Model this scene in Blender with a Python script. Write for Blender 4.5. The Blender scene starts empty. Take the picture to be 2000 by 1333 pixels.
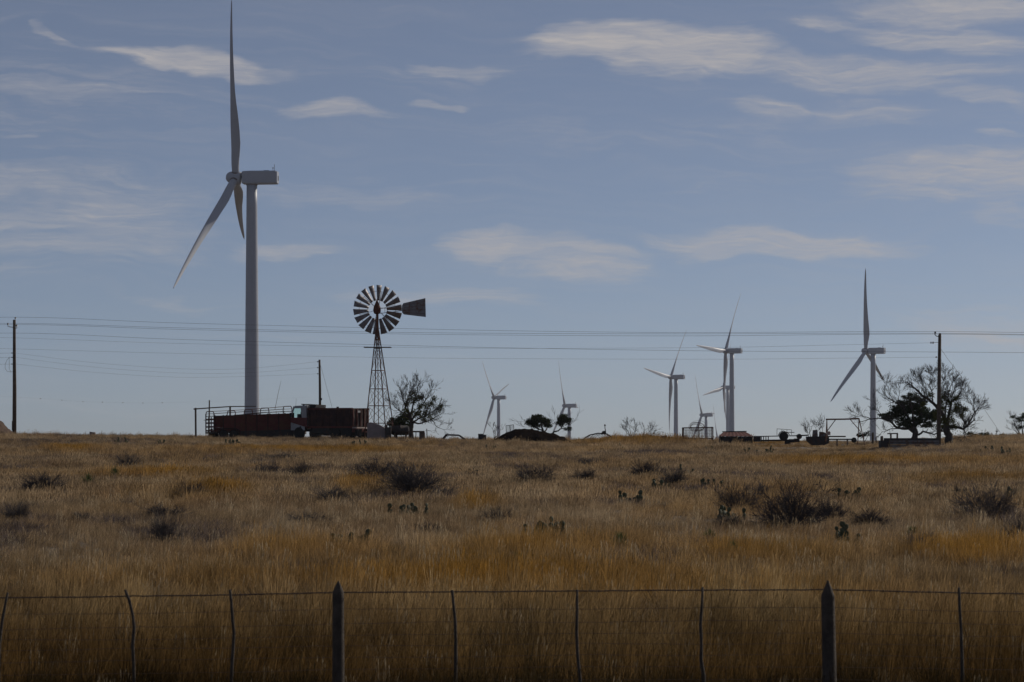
import bpy, bmesh, math, random
import numpy as np
from mathutils import Vector, Matrix, noise as mnoise
R = math.radians
SC = bpy.context.scene
COL = SC.collection

# ------------------------------------------------------------------ camera
F = 100.0 / 36.0 * 2000.0      # focal length in photo pixels
CZ, YH = 2.48, 870.0           # eye height, eye-level row of the photo
cam_d = bpy.data.cameras.new('camera'); cam = bpy.data.objects.new('camera', cam_d); COL.objects.link(cam)
cam.location = (0, 0, CZ); cam.rotation_euler = (R(90), 0, 0)
cam_d.lens = 100; cam_d.sensor_width = 36; cam_d.shift_y = (YH - 666.5) / 2000.0
cam_d.clip_start = 0.5; cam_d.clip_end = 20000
cam_d.dof.use_dof = True; cam_d.dof.focus_distance = 200; cam_d.dof.aperture_fstop = 8.0
SC.camera = cam

# ------------------------------------------------------------------ sun + sky + exposure
SUN_AZ, SUN_EL = 50.0, 28.0    # degrees right of the view direction, above the horizon
sd = Vector((math.sin(R(SUN_AZ)) * math.cos(R(SUN_EL)), math.cos(R(SUN_AZ)) * math.cos(R(SUN_EL)), math.sin(R(SUN_EL))))
sun_d = bpy.data.lights.new('sun', 'SUN'); sun = bpy.data.objects.new('sun', sun_d); COL.objects.link(sun)
sun_d.energy = 4.7; sun_d.angle = R(0.53); sun_d.color = (1.0, 0.93, 0.82)
sun.rotation_euler = (-sd).to_track_quat('-Z', 'Y').to_euler()
SC.view_settings.view_transform = 'Standard'; SC.view_settings.look = 'None'
SC.view_settings.gamma = 1; SC.view_settings.use_curve_mapping = False
SC.view_settings.exposure = -0.92
SC.cycles.use_denoising = True
SC.cycles.max_bounces = 8; SC.cycles.transparent_max_bounces = 8; SC.cycles.volume_bounces = 1

world = bpy.data.worlds.new('World'); SC.world = world; world.use_nodes = True
NT = world.node_tree; NT.nodes.clear()
def nd(t, **kw):
    n = NT.nodes.new(t)
    for k, v in kw.items(): setattr(n, k, v)
    return n
def lk(a, b): NT.links.new(a, b)
def M(op, a, b=None, c=None, clamp=False):
    n = nd('ShaderNodeMath', operation=op, use_clamp=clamp)
    for i, v in enumerate((a, b, c)):
        if v is None: continue
        if isinstance(v, (int, float)): n.inputs[i].default_value = v
        else: lk(v, n.inputs[i])
    return n.outputs[0]
def vec(a, b, c):
    n = nd('ShaderNodeCombineXYZ')
    for i, v in enumerate((a, b, c)):
        if isinstance(v, (int, float)): n.inputs[i].default_value = v
        else: lk(v, n.inputs[i])
    return n.outputs[0]
def nz(v, scale, detail=5, rough=0.55, dist=0.0):
    n = nd('ShaderNodeTexNoise'); lk(v, n.inputs['Vector'])
    n.inputs['Scale'].default_value = scale; n.inputs['Detail'].default_value = detail
    n.inputs['Roughness'].default_value = rough; n.inputs['Distortion'].default_value = dist
    return n.outputs[0]
def ramp01(v, lo, hi):
    n = nd('ShaderNodeMapRange', interpolation_type='SMOOTHSTEP'); lk(v, n.inputs[0])
    n.inputs[1].default_value = lo; n.inputs[2].default_value = hi
    return n.outputs[0]
sky = nd('ShaderNodeTexSky', sky_type='NISHITA', sun_disc=False)
sky.sun_elevation = R(SUN_EL); sky.sun_rotation = R(SUN_AZ)
sky.altitude = 800; sky.air_density = 0.42; sky.dust_density = 1.0; sky.ozone_density = 2.7
tc = nd('ShaderNodeTexCoord'); sx = nd('ShaderNodeSeparateXYZ'); lk(tc.outputs['Generated'], sx.inputs[0])
U = M('MULTIPLY', M('ARCTAN2', sx.outputs[0], sx.outputs[1]), F)   # sky angles in 1/F radian
V = M('MULTIPLY', M('ARCSINE', sx.outputs[2]), F)
wv = vec(M('MULTIPLY', U, 1/260.0), M('MULTIPLY', V, 1/110.0), 0.0)
wn = nd('ShaderNodeTexNoise'); lk(wv, wn.inputs['Vector']); wn.inputs['Scale'].default_value = 1.0; wn.inputs['Detail'].default_value = 4
ws = nd('ShaderNodeSeparateColor'); lk(wn.outputs['Color'], ws.inputs[0])
Uw = M('ADD', U, M('MULTIPLY', M('SUBTRACT', ws.outputs[0], 0.5), 380.0))
Vw = M('ADD', V, M('MULTIPLY', M('SUBTRACT', ws.outputs[1], 0.5), 110.0))
streak = nz(vec(M('MULTIPLY', Uw, 1/330.0), M('MULTIPLY', M('ADD', Vw, M('MULTIPLY', U, 0.05)), 1/26.0), 3.3), 1.0, 7, 0.6, 0.6)
fine = nz(vec(M('MULTIPLY', Uw, 1/90.0), M('MULTIPLY', Vw, 1/14.0), 8.1), 1.0, 5, 0.6, 0.3)
wisp = nz(vec(M('MULTIPLY', M('ADD', U, M('MULTIPLY', M('SUBTRACT', ws.outputs[2], 0.5), 420.0)), 1/150.0), M('MULTIPLY', M('ADD', V, M('MULTIPLY', M('SUBTRACT', ws.outputs[0], 0.5), 70.0)), 1/7.0), 1.7), 1.0, 6, 0.65, 0.5)
tex = M('ADD', M('MULTIPLY', streak, 0.45), M('ADD', M('MULTIPLY', fine, 0.25), M('MULTIPLY', wisp, 0.30)))
# cirrus banks: (centre px, centre py, half width, half height, tilt, strength)
CL = [(1190, 84, 190, 40, 0.03, 0.95), (1350, 98, 210, 50, -0.07, 1.0), (1270, 132, 120, 26, 0.0, 0.7), (1640, 140, 330, 40, -0.10, 0.72), (1880, 25, 260, 34, -0.03, 0.8), (1900, 92, 220, 34, -0.12, 0.8),
      (1640, 52, 120, 16, -0.03, 0.6), (380, 132, 215, 24, -0.10, 0.95), (105, 85, 60, 16, -0.45, 0.55), (640, 220, 130, 22, -0.03, 0.75),
      (850, 199, 60, 9, 0, 0.7), (920, 140, 110, 15, -0.08, 0.65), (985, 484, 150, 28, -0.05, 0.72), (1130, 506, 190, 34, -0.04, 0.74), (1520, 474, 300, 34, -0.03, 0.8),
      (1900, 345, 250, 54, 0.0, 0.75), (1470, 212, 140, 24, -0.05, 0.7), (120, 430, 340, 120, 0, 0.52), (900, 580, 210, 30, 0, 0.6),
      (1950, 655, 220, 55, 0, 0.6), (1960, 205, 110, 22, -0.15, 0.55), (1690, 215, 110, 34, 0, 0.5), (580, 484, 130, 16, 0, 0.65),
      (330, 585, 90, 18, -0.2, 0.4), (0, 273, 60, 8, 0, 0.5), (1960, 265, 90, 12, -0.1, 0.5), (700, 370, 300, 40, 0, 0.25), (1990, 425, 60, 40, 0, .45)]
tot = None
for (cx, cy, a, b, k, s) in CL:
    du = M('SUBTRACT', Uw, math.atan((cx - 1000) / F) * F); dv = M('SUBTRACT', Vw, math.atan((YH - cy) / F) * F)
    dv = M('SUBTRACT', dv, M('MULTIPLY', du, k))
    e = M('ADD', M('POWER', M('MULTIPLY', du, 1.0 / a), 2.0), M('POWER', M('MULTIPLY', dv, 1.0 / b), 2.0))
    m = M('MULTIPLY', ramp01(M('SUBTRACT', 1.0, e), -0.55, 1.0), s*0.95)
    tot = m if tot is None else M('MAXIMUM', tot, m)
# the same kind of cirrus carries on round the whole sky
broad = nz(vec(M('MULTIPLY', U, 1/1500.0), M('MULTIPLY', V, 1/420.0), 5.0), 1.0, 3)
glob = M('MULTIPLY', ramp01(broad, 0.50, 0.75), 0.32)
tot = M('MAXIMUM', tot, glob)
mask = M('MULTIPLY', ramp01(M('ADD', M('MULTIPLY', tot, 1.05), M('MULTIPLY', M('SUBTRACT', tex, 0.5), 2.0)), 0.12, 1.55), 0.95)
mask = M('ADD', mask, M('MULTIPLY', ramp01(streak, 0.35, 0.80), 0.07), clamp=True)
mask = M('ADD', mask, 0.16, clamp=True)      # thin veil of high cloud over the whole sky
wb = nd('ShaderNodeMix', data_type='RGBA', blend_type='MULTIPLY'); wb.inputs[0].default_value = 1.0; lk(sky.outputs[0], wb.inputs[6])
wb.inputs[7].default_value = (0.985, 1.04, 1.045, 1)
mixc = nd('ShaderNodeMix', data_type='RGBA'); lk(mask, mixc.inputs[0]); lk(wb.outputs[2], mixc.inputs[6])
mixc.inputs[7].default_value = (8.2, 7.8, 7.8, 1)
bg = nd('ShaderNodeBackground'); lk(mixc.outputs[2], bg.inputs[0]); bg.inputs[1].default_value = 0.1
wo = nd('ShaderNodeOutputWorld'); lk(bg.outputs[0], wo.inputs[0])

# ------------------------------------------------------------------ helpers
rng = random.Random(11)
nrg = np.random.default_rng(7)
def tag(o, label=None, cat=None, group=None, kind=None):
    if label: o['label'] = label
    if cat: o['category'] = cat
    if group: o['group'] = group
    if kind: o['kind'] = kind
    return o
def thing(name, label, cat, loc, rz=0, group=None):
    o = bpy.data.objects.new(name, None); COL.objects.link(o)
    o.empty_display_size = 0.2; o.location = loc; o.rotation_euler = (0, 0, rz)
    return tag(o, label, cat, group)
class MB:
    def __init__(s): s.v = []; s.f = []
    def add(s, vs, fs):
        n = len(s.v); s.v.extend([tuple(p) for p in vs]); s.f.extend([tuple(i + n for i in f) for f in fs]); return s
    def box(s, x0, x1, y0, y1, z0, z1):
        return s.add([(x0,y0,z0),(x1,y0,z0),(x1,y1,z0),(x0,y1,z0),(x0,y0,z1),(x1,y0,z1),(x1,y1,z1),(x0,y1,z1)],
                     [(0,3,2,1),(4,5,6,7),(0,1,5,4),(1,2,6,5),(2,3,7,6),(3,0,4,7)])
    def tube(s, pts, r, n=6, cap=True):
        pts = [Vector(p) for p in pts]; k = len(pts)
        rs = r if isinstance(r, (list, tuple)) else [r] * k
        base = len(s.v); up = None
        for i, p in enumerate(pts):
            t = (pts[min(i+1, k-1)] - pts[max(i-1, 0)])
            if t.length < 1e-9: t = Vector((0, 0, 1))
            t.normalize()
            if up is None:
                up = Vector((1, 0, 0)) if abs(t.x) < 0.8 else Vector((0, 1, 0))
            a = (up - t * up.dot(t)).normalized(); b = t.cross(a); up = a
            for j in range(n):
                an = 2 * math.pi * j / n
                s.v.append(tuple(p + (a * math.cos(an) + b * math.sin(an)) * rs[i]))
        for i in range(k - 1):
            for j in range(n):
                j2 = (j + 1) % n
                s.f.append((base+i*n+j, base+i*n+j2, base+(i+1)*n+j2, base+(i+1)*n+j))
        if cap and n > 2:
            s.f.append(tuple(base + j for j in range(n))[::-1]); s.f.append(tuple(base + (k-1)*n + j for j in range(n)))
        return s
    def bar(s, a, b, w, h=None):
        a, b = Vector(a), Vector(b); h = h or w; t = (b - a).normalized()
        q = Vector((0, 1, 0)) if abs(t.y) < 0.9 else Vector((0, 0, 1))
        u = (q - t * q.dot(t)).normalized(); v = t.cross(u)
        vs = [p + u * (sx_ * w / 2) + v * (sy_ * h / 2) for p in (a, b) for sx_, sy_ in ((-1,-1),(1,-1),(1,1),(-1,1))]
        return s.add(vs, [(0,1,2,3),(7,6,5,4),(0,4,5,1),(1,5,6,2),(2,6,7,3),(3,7,4,0)])
    def prism(s, poly, y0, y1):          # polygon in xz extruded in y
        n = len(poly)
        vs = [(x, y0, z) for x, z in poly] + [(x, y1, z) for x, z in poly]
        return s.add(vs, [tuple(range(n)), tuple(range(2*n-1, n-1, -1))] + [(i, i+n, (i+1)%n+n, (i+1)%n) for i in range(n)])
    def lathe(s, prof, c, axis='z', n=16):   # prof: (radius, height)
        base = len(s.v); cx, cy, cz = c
        for r, h in prof:
            for j in range(n):
                a = 2*math.pi*j/n; u, w = r*math.cos(a), r*math.sin(a)
                s.v.append({'z': (cx+u, cy+w, cz+h), 'y': (cx+u, cy+h, cz+w), 'x': (cx+h, cy+u, cz+w)}[axis])
        for i in range(len(prof)-1):
            for j in range(n):
                j2 = (j+1) % n
                s.f.append((base+i*n+j, base+i*n+j2, base+(i+1)*n+j2, base+(i+1)*n+j))
        s.f.append(tuple(base+j for j in range(n))[::-1]); s.f.append(tuple(base+(len(prof)-1)*n+j for j in range(n)))
        return s
    def mesh(s, name, mat=None, smooth=False):
        me = bpy.data.meshes.new(name); me.from_pydata(s.v, [], s.f); me.update()
        if mat: me.materials.append(mat)
        if smooth: me.polygons.foreach_set('use_smooth', [True]*len(me.polygons))
        return me
    def build(s, name, mat, parent=None, smooth=False, bevel=0):
        me = s.mesh(name, mat, smooth)
        bm = bmesh.new(); bm.from_mesh(me); bmesh.ops.recalc_face_normals(bm, faces=bm.faces); bm.to_mesh(me); bm.free()
        o = bpy.data.objects.new(name, me); COL.objects.link(o); o.parent = parent
        if bevel:
            b = o.modifiers.new('bevel', 'BEVEL'); b.width = bevel; b.segments = 2; b.limit_method = 'ANGLE'
        return o
def obj(name, me, parent=None):
    o = bpy.data.objects.new(name, me); COL.objects.link(o); o.parent = parent; return o

def material(name, col, rough=0.8, metal=0.0, var=0.25, scale=3.0, rust=None, rust_amt=0.5, bump=0.15, spec=0.3):
    m = bpy.data.materials.new(name); m.use_nodes = True; t = m.node_tree; N = t.nodes
    b = N['Principled BSDF']; b.inputs['Roughness'].default_value = rough; b.inputs['Metallic'].default_value = metal
    b.inputs['Specular IOR Level'].default_value = spec
    tcn = N.new('ShaderNodeTexCoord'); n1 = N.new('ShaderNodeTexNoise'); t.links.new(tcn.outputs['Object'], n1.inputs['Vector'])
    n1.inputs['Scale'].default_value = scale; n1.inputs['Detail'].default_value = 8; n1.inputs['Roughness'].default_value = 0.65
    cr = N.new('ShaderNodeValToRGB'); t.links.new(n1.outputs[0], cr.inputs[0])
    cr.color_ramp.elements[0].position = 0.3; cr.color_ramp.elements[1].position = 0.7
    cr.color_ramp.elements[0].color = tuple(c*(1-var) for c in col) + (1,)
    cr.color_ramp.elements[1].color = tuple(min(1, c*(1+var)) for c in col) + (1,)
    out = cr.outputs[0]
    if rust:
        n2 = N.new('ShaderNodeTexNoise'); t.links.new(tcn.outputs['Object'], n2.inputs['Vector'])
        n2.inputs['Scale'].default_value = scale*0.6; n2.inputs['Detail'].default_value = 10; n2.inputs['Roughness'].default_value = 0.7
        mr = N.new('ShaderNodeMapRange'); t.links.new(n2.outputs[0], mr.inputs[0])
        mr.inputs[1].default_value = 0.62 - 0.25*rust_amt; mr.inputs[2].default_value = 0.72 - 0.2*rust_amt
        mx = N.new('ShaderNodeMix'); mx.data_type = 'RGBA'; t.links.new(mr.outputs[0], mx.inputs[0]); t.links.new(out, mx.inputs[6])
        mx.inputs[7].default_value = tuple(rust) + (1,); out = mx.outputs[2]
    t.links.new(out, b.inputs['Base Color'])
    if bump:
        bp = N.new('ShaderNodeBump'); bp.inputs['Strength'].default_value = bump; bp.inputs['Distance'].default_value = 0.02
        n3 = N.new('ShaderNodeTexNoise'); t.links.new(tcn.outputs['Object'], n3.inputs['Vector']); n3.inputs['Scale'].default_value = scale*8
        n3.inputs['Detail'].default_value = 6
        t.links.new(n3.outputs[0], bp.inputs['Height']); t.links.new(bp.outputs[0], b.inputs['Normal'])
    return m
def leafy(name, col, var=0.35, trans=0.4, attr=None):
    m = bpy.data.materials.new(name); m.use_nodes = True; t = m.node_tree; N = t.nodes; N.clear()
    o = N.new('ShaderNodeOutputMaterial'); d = N.new('ShaderNodeBsdfDiffuse'); tr = N.new('ShaderNodeBsdfTranslucent'); mx = N.new('ShaderNodeMixShader')
    geo = N.new('ShaderNodeNewGeometry')
    hv = N.new('ShaderNodeMix'); hv.data_type = 'RGBA'; hv.blend_type = 'MULTIPLY'; hv.inputs[0].default_value = 1.0
    cr = N.new('ShaderNodeMapRange'); t.links.new(geo.outputs['Random Per Island'], cr.inputs[0]); cr.inputs[3].default_value = 1-var; cr.inputs[4].default_value = 1+var
    cc = N.new('ShaderNodeCombineColor'); [t.links.new(cr.outputs[0], cc.inputs[i]) for i in range(3)]
    t.links.new(cc.outputs[0], hv.inputs[7])
    if attr:
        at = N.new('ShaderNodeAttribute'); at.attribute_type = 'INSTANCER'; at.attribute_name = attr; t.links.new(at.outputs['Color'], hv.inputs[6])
    else: hv.inputs[6].default_value = tuple(col) + (1,)
    t.links.new(hv.outputs[2], d.inputs[0]); t.links.new(hv.outputs[2], tr.inputs[0]); mx.inputs[0].default_value = trans
    t.links.new(d.outputs[0], mx.inputs[1]); t.links.new(tr.outputs[0], mx.inputs[2]); t.links.new(mx.outputs[0], o.inputs[0])
    return m
MT = dict(
    turbine=material('turbine_white_paint', (0.37, 0.385, 0.435), 0.45, var=0.05, scale=0.4, bump=0),
    dark=material('dark_vent', (0.03, 0.03, 0.035), 0.7, var=0.2),
    rustred=material('rusted_red_paint', (0.10, 0.021, 0.018), 0.75, var=0.3, scale=2.5, rust=(0.10, 0.035, 0.02), rust_amt=0.6),
    rustdark=material('rusted_dark_paint', (0.030, 0.010, 0.010), 0.75, var=0.3, scale=2.5, rust=(0.06, 0.022, 0.015), rust_amt=0.6),
    rust=material('rusty_steel', (0.13, 0.055, 0.035), 0.85, var=0.35, scale=5),
    steel=material('weathered_steel', (0.16, 0.15, 0.15), 0.65, metal=0.3, var=0.3, scale=4, rust=(0.13, 0.06, 0.035), rust_amt=0.6),
    galv=material('galvanised_sheet', (0.22, 0.21, 0.22), 0.55, metal=0.5, var=0.25, scale=4, rust=(0.16, 0.09, 0.06), rust_amt=0.5),
    iron=material('black_iron', (0.035, 0.032, 0.032), 0.75, var=0.4, scale=5, rust=(0.06, 0.03, 0.02), rust_amt=0.5),
    rubber=material('tyre_rubber', (0.02, 0.02, 0.02), 0.85, var=0.2),
    white=material('dusty_white_paint', (0.36, 0.35, 0.35), 0.5, var=0.12, scale=3, rust=(0.25, 0.16, 0.11), rust_amt=0.15),
    redpaint=material('faded_red_paint', (0.13, 0.026, 0.022), 0.5, var=0.2, scale=3),
    orange=material('orange_reflector', (0.8, 0.2, 0.04), 0.4, var=0.1),
    wood=material('weathered_wood', (0.115, 0.085, 0.065), 0.9, var=0.4, scale=6, bump=0.5),
    post=material('grey_fence_wood', (0.075, 0.058, 0.045), 0.9, var=0.4, scale=9, bump=0.6),
    bark=material('dark_bark', (0.060, 0.050, 0.043), 0.95, var=0.4, scale=6, bump=0.5),
    twig=material('grey_twig', (0.075, 0.064, 0.058), 0.95, var=0.35, scale=6, bump=0),
    scrub=material('ashy_scrub_twig', (0.072, 0.063, 0.063), 0.95, var=0.35, scale=4, bump=0),
    wire=material('dull_wire', (0.16, 0.16, 0.17), 0.6, metal=0.4, var=0.1, bump=0),
    fwire=material('rusty_fence_wire', (0.075, 0.045, 0.035), 0.7, metal=0.2, var=0.3, bump=0),
    porcelain=material('brown_porcelain', (0.08, 0.05, 0.05), 0.25, var=0.1, bump=0),
    palepor=material('pale_porcelain', (0.55, 0.53, 0.5), 0.3, var=0.1, bump=0),
    soil=material('dark_soil', (0.017, 0.012, 0.009), 0.95, var=0.45, scale=1.6, bump=1.0, spec=0.0),
    redsoil=material('red_soil', (0.075, 0.044, 0.028), 0.95, var=0.4, scale=1.6, bump=1.0),
    concrete=material('pinkish_concrete', (0.26, 0.21, 0.20), 0.9, var=0.2, scale=2.5, bump=0.4),
    redroof=material('red_brown_sheet', (0.17, 0.065, 0.05), 0.7, var=0.3, scale=3, rust=(0.10, 0.045, 0.03), rust_amt=0.5),
    canvas=material('pale_canvas', (0.5, 0.40, 0.36), 0.9, var=0.2, scale=6),
    leaf=leafy('evergreen_leaf', (0.040, 0.052, 0.024)), leaf2=leafy('oak_leaf', (0.045, 0.055, 0.028)),
    mist=leafy('mistletoe_leaf', (0.075, 0.078, 0.022)), yucca=leafy('yucca_leaf', (0.10, 0.12, 0.05), trans=0.25),
    grass=leafy('dry_grass', None, var=0.45, trans=0.6, attr='tint'),
)
pad = material('cactus_pad', (0.07, 0.076, 0.038), 0.7, var=0.3, scale=5, rust=(0.12, 0.10, 0.05), rust_amt=0.2); MT['pad'] = pad
g = bpy.data.materials.new('window_glass'); g.use_nodes = True; gb = g.node_tree.nodes['Principled BSDF']
gb.inputs['Base Color'].default_value = (0.80, 0.95, 0.92, 1); gb.inputs['Roughness'].default_value = 0.02
gb.inputs['Transmission Weight'].default_value = 1.0; gb.inputs['IOR'].default_value = 1.05; MT['glass'] = g

# ------------------------------------------------------------------ terrain height
def vnoise(x, y, seed=0):
    x = np.asarray(x, float); y = np.asarray(y, float)
    xi = np.floor(x).astype(np.int64); yi = np.floor(y).astype(np.int64); fx = x - xi; fy = y - yi
    fx = fx*fx*(3-2*fx); fy = fy*fy*(3-2*fy)
    def h(a, b):
        n = (a*374761393 + b*668265263 + seed*982451653) & 0xffffffff
        n = ((n ^ (n >> 13)) * 1274126177) & 0xffffffff
        return ((n ^ (n >> 16)) & 0xffff) / 65535.0
    return (h(xi,yi)*(1-fx)+h(xi+1,yi)*fx)*(1-fy) + (h(xi,yi+1)*(1-fx)+h(xi+1,yi+1)*fx)*fy
CX = [-600, 0, 30, 400, 700, 900, 1240, 1500, 1700, 1800, 1900, 2000, 2600]
CY = [850, 849, 851, 855, 858, 861, 863, 868, 867, 860, 855, 853, 851]
def gz(x, y):
    x = np.asarray(x, float); y = np.asarray(y, float)
    px = 1000 + F * np.clip(x / np.maximum(y, 150.0), -0.3, 0.3)
    zc = CZ + (YH - np.interp(px, CX, CY)) / F * 222.0
    t = np.clip((y - 26.7) / 190.0, 0, 1)
    z = zc * t ** 1.08
    bump = (vnoise(x/5, y/9, 1) - .5) * .24 + (vnoise(x/31, y/31, 2) - .5) * .3
    z = z + bump * np.clip((y - 30) / 60, 0, 1) * np.clip((330 - y) / 100, 0.0, 1)
    near = np.clip((22.0 - y) / 16.0, 0, 1); z = z + 0.88 * near * near * (3 - 2 * near)
    far = np.interp(y, [240, 320, 873, 1870, 2180, 3000, 4000, 9000], [0, -1.0, 4.3, -16, -12, -30, -60, -110])
    w = np.clip((y - 240) / 80, 0, 1); w = w*w*(3-2*w)
    return np.where(y > 240, z*(1-w) + np.where(y < 320, z - 1.2*w, np.interp(y, [320, 873, 1870, 2180, 3000, 4000, 9000], [1.4, 4.0, -16, -12, -30, -60, -110]))*w, z)
def g1(x, y): return float(gz(x, y))
def place(px, py, dmax=226.0):      # where the sight line of a photo pixel meets the ground
    d = 24.0
    while d < dmax:
        x = (px - 1000) / F * d; z = CZ + (YH - py) / F * d
        if g1(x, d) >= z: break
        d += 0.25
    x = (px - 1000) / F * d
    return (x, d, g1(x, d))
class Loc:                          # local metres of a thing that stands at ground point (px, distance d)
    def __init__(s, px, d): s.px, s.d, s.m = px, d, d / F; s.o = ((px-1000)/F*d, d, g1((px-1000)/F*d, d))
    def __call__(s, px, py, dy=0.0): return ((px - s.px) * s.m, dy, CZ + (YH - py) * s.m - s.o[2])

# ground sheet
ys = np.concatenate([np.array([-400, -150, -60, -20, -5, 3, 8, 12, 16, 20]), np.arange(22, 60, 1.0), np.arange(60, 330, 2.5), np.geomspace(335, 7000, 40)])
us = np.concatenate([np.array([-3500, -1500, -700, -350, -200, -120, -80]), np.arange(-56, 56.1, 1.4), np.array([80, 120, 200, 350, 700, 1500, 3500])])
GX, GY = np.meshgrid(us, ys); GZ = gz(GX, GY); nx, ny = len(us), len(ys)
gv = np.stack([GX.ravel(), GY.ravel(), GZ.ravel()], 1)
gf = [(j*nx+i, j*nx+i+1, (j+1)*nx+i+1, (j+1)*nx+i) for j in range(ny-1) for i in range(nx-1)]
gm = bpy.data.meshes.new('ground'); gm.from_pydata(gv.tolist(), [], gf); gm.update()
gm.polygons.foreach_set('use_smooth', [True]*len(gm.polygons))
gmat = material('dry_pasture_soil', (0.15, 0.115, 0.08), 0.95, var=0.35, scale=0.35, rust=(0.12, 0.09, 0.06), rust_amt=0.4, bump=0.8); gm.materials.append(gmat)
tag(obj('ground', gm), 'dry pasture ground rising gently to the skyline', None, None, 'structure')
# ------------------------------------------------------------------ wind turbines
def blade_mesh(pitch, cs):
    mb = MB(); Lb, n = 53.2, 16; rings = []
    for r in [0, .02, .05, .09, .13, .18, .24, .28, .32, .36, .40, .44, .48, .54, .62, .72, .82, .9, .96, .985, 1.0]:
        c = np.interp(r, [0, .03, .2, .5, .8, .95, 1], [2.3, 2.35, 3.0*cs, 2.0*cs, 1.15*cs, .7*cs, .12])
        th = np.interp(r, [0, .03, .2, .5, 1], [1.0, 1.0, .40, .24, .16]); tw = R((np.interp(r, [0, .1, .2, .4, .7, 1], [-34, -30, -24, -10, -3, 0]) if cs > 1 else np.interp(r, [0, .27, .33, .42, .48, 1], [-40, -37, -31, -12, -6, 0])) - pitch)  # nearest turbine's inner twist is shaped to put a shade break along the blade
        air = min(1, max(0, (r - .03) / .15)); air = air*air*(3-2*air)
        fx = 1.6 * r ** 3 - 5.4 * r            # upwind cone, tip bent back
        ring = []
        for j in range(n):
            a = 2*math.pi*j/n; cu, cw = math.cos(a)*.5, math.sin(a)*.5
            xx = cu; yy = cw * th
            sh = (0.5 - cu)                     # 0 leading .. 1 trailing
            ya = cw * th * (1.25*math.sqrt(max(0, 1-(sh-.3)**2*1.2))*(1-.75*sh))
            u = (xx - 0.18*air) * c; w = (yy*(1-air) + ya*air) * c
            ring.append((u*math.sin(tw) + w*math.cos(tw) + fx, u*math.cos(tw) - w*math.sin(tw), r*Lb + 1.4))
        rings.append(ring)
    vs = [p for q in rings for p in q]; k = len(rings)
    fs = [(i*n+j, i*n+(j+1)%n, (i+1)*n+(j+1)%n, (i+1)*n+j) for i in range(k-1) for j in range(n)] + [tuple(range(n)), tuple((k-1)*n+j for j in range(n))]
    mb.add(vs, fs); me = mb.mesh('blade', MT['turbine'], True); return me
def hub_mesh():
    mb = MB(); prof = [(0.05, -3.0), (.7, -2.9), (1.25, -2.55), (1.7, -1.9), (1.95, -1.0), (2.05, 0), (2.05, 1.2), (1.9, 1.7)]
    mb.lathe(prof, (0, 0, 0), 'x', 20); return mb.mesh('hub', MT['turbine'], True)
def nacelle_mesh():
    mb = MB()
    secs = [(-2.9, 1.65, 1.7), (-2.6, 1.9, 1.95), (0, 1.95, 2.05), (7.6, 1.9, 2.0), (8.1, 1.7, 1.8)]
    vs = []
    for x, w, h in secs:
        c = .35
        for (a, b) in ((-w, -h+c), (-w+c, -h), (w-c, -h), (w, -h+c), (w, h-c), (w-c, h), (-w+c, h), (-w, h-c)): vs.append((x, a, b))
    n = 8; fs = [(i*n+j, i*n+(j+1)%n, (i+1)*n+(j+1)%n, (i+1)*n+j) for i in range(4) for j in range(n)] + [tuple(range(n))[::-1], tuple(32+j for j in range(8))]
    mb.add(vs, fs); return mb.mesh('nacelle', MT['turbine'])
HUB, NAC = hub_mesh(), nacelle_mesh()
def fixn(me):
    bm = bmesh.new(); bm.from_mesh(me); bmesh.ops.recalc_face_normals(bm, faces=bm.faces); bm.to_mesh(me); bm.free()
for me in (HUB, NAC): fixn(me)
BL = {}
def blade(pitch, cs):
    k = (pitch, cs)
    if k not in BL: BL[k] = blade_mesh(pitch, cs); fixn(BL[k])
    return BL[k]
VENT = MB().box(3.9, 5.4, -1.2, -.2, 2.03, 2.16).mesh('roof_vent', MT['dark'])
MASTM = MB().tube([(7.0, 0, 1.95), (7.0, 0, 4.1)], .07, 5).tube([(6.5, .3, 1.95), (6.5, .3, 3.0)], .06, 5).tube([(6.3, .3, 3.0), (6.7, .3, 3.0)], .14, 5).mesh('weather_mast', MT['steel'])
LOUV = MB().box(8.1, 8.16, -.2, .9, -.9, .5).mesh('rear_vent', MT['dark'])
BEAR = MB().lathe([(1.42, 0), (1.42, 1.5)], (0, 0, 0), 'z', 18).mesh('blade_bearing', MT['galv']); fixn(BEAR)
FLN = MB().lathe([(1.8, -2.95), (1.8, -2.2)], (0, 0, 0), 'x', 18).mesh('rotor_gap', MT['dark']); fixn(FLN)
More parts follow.
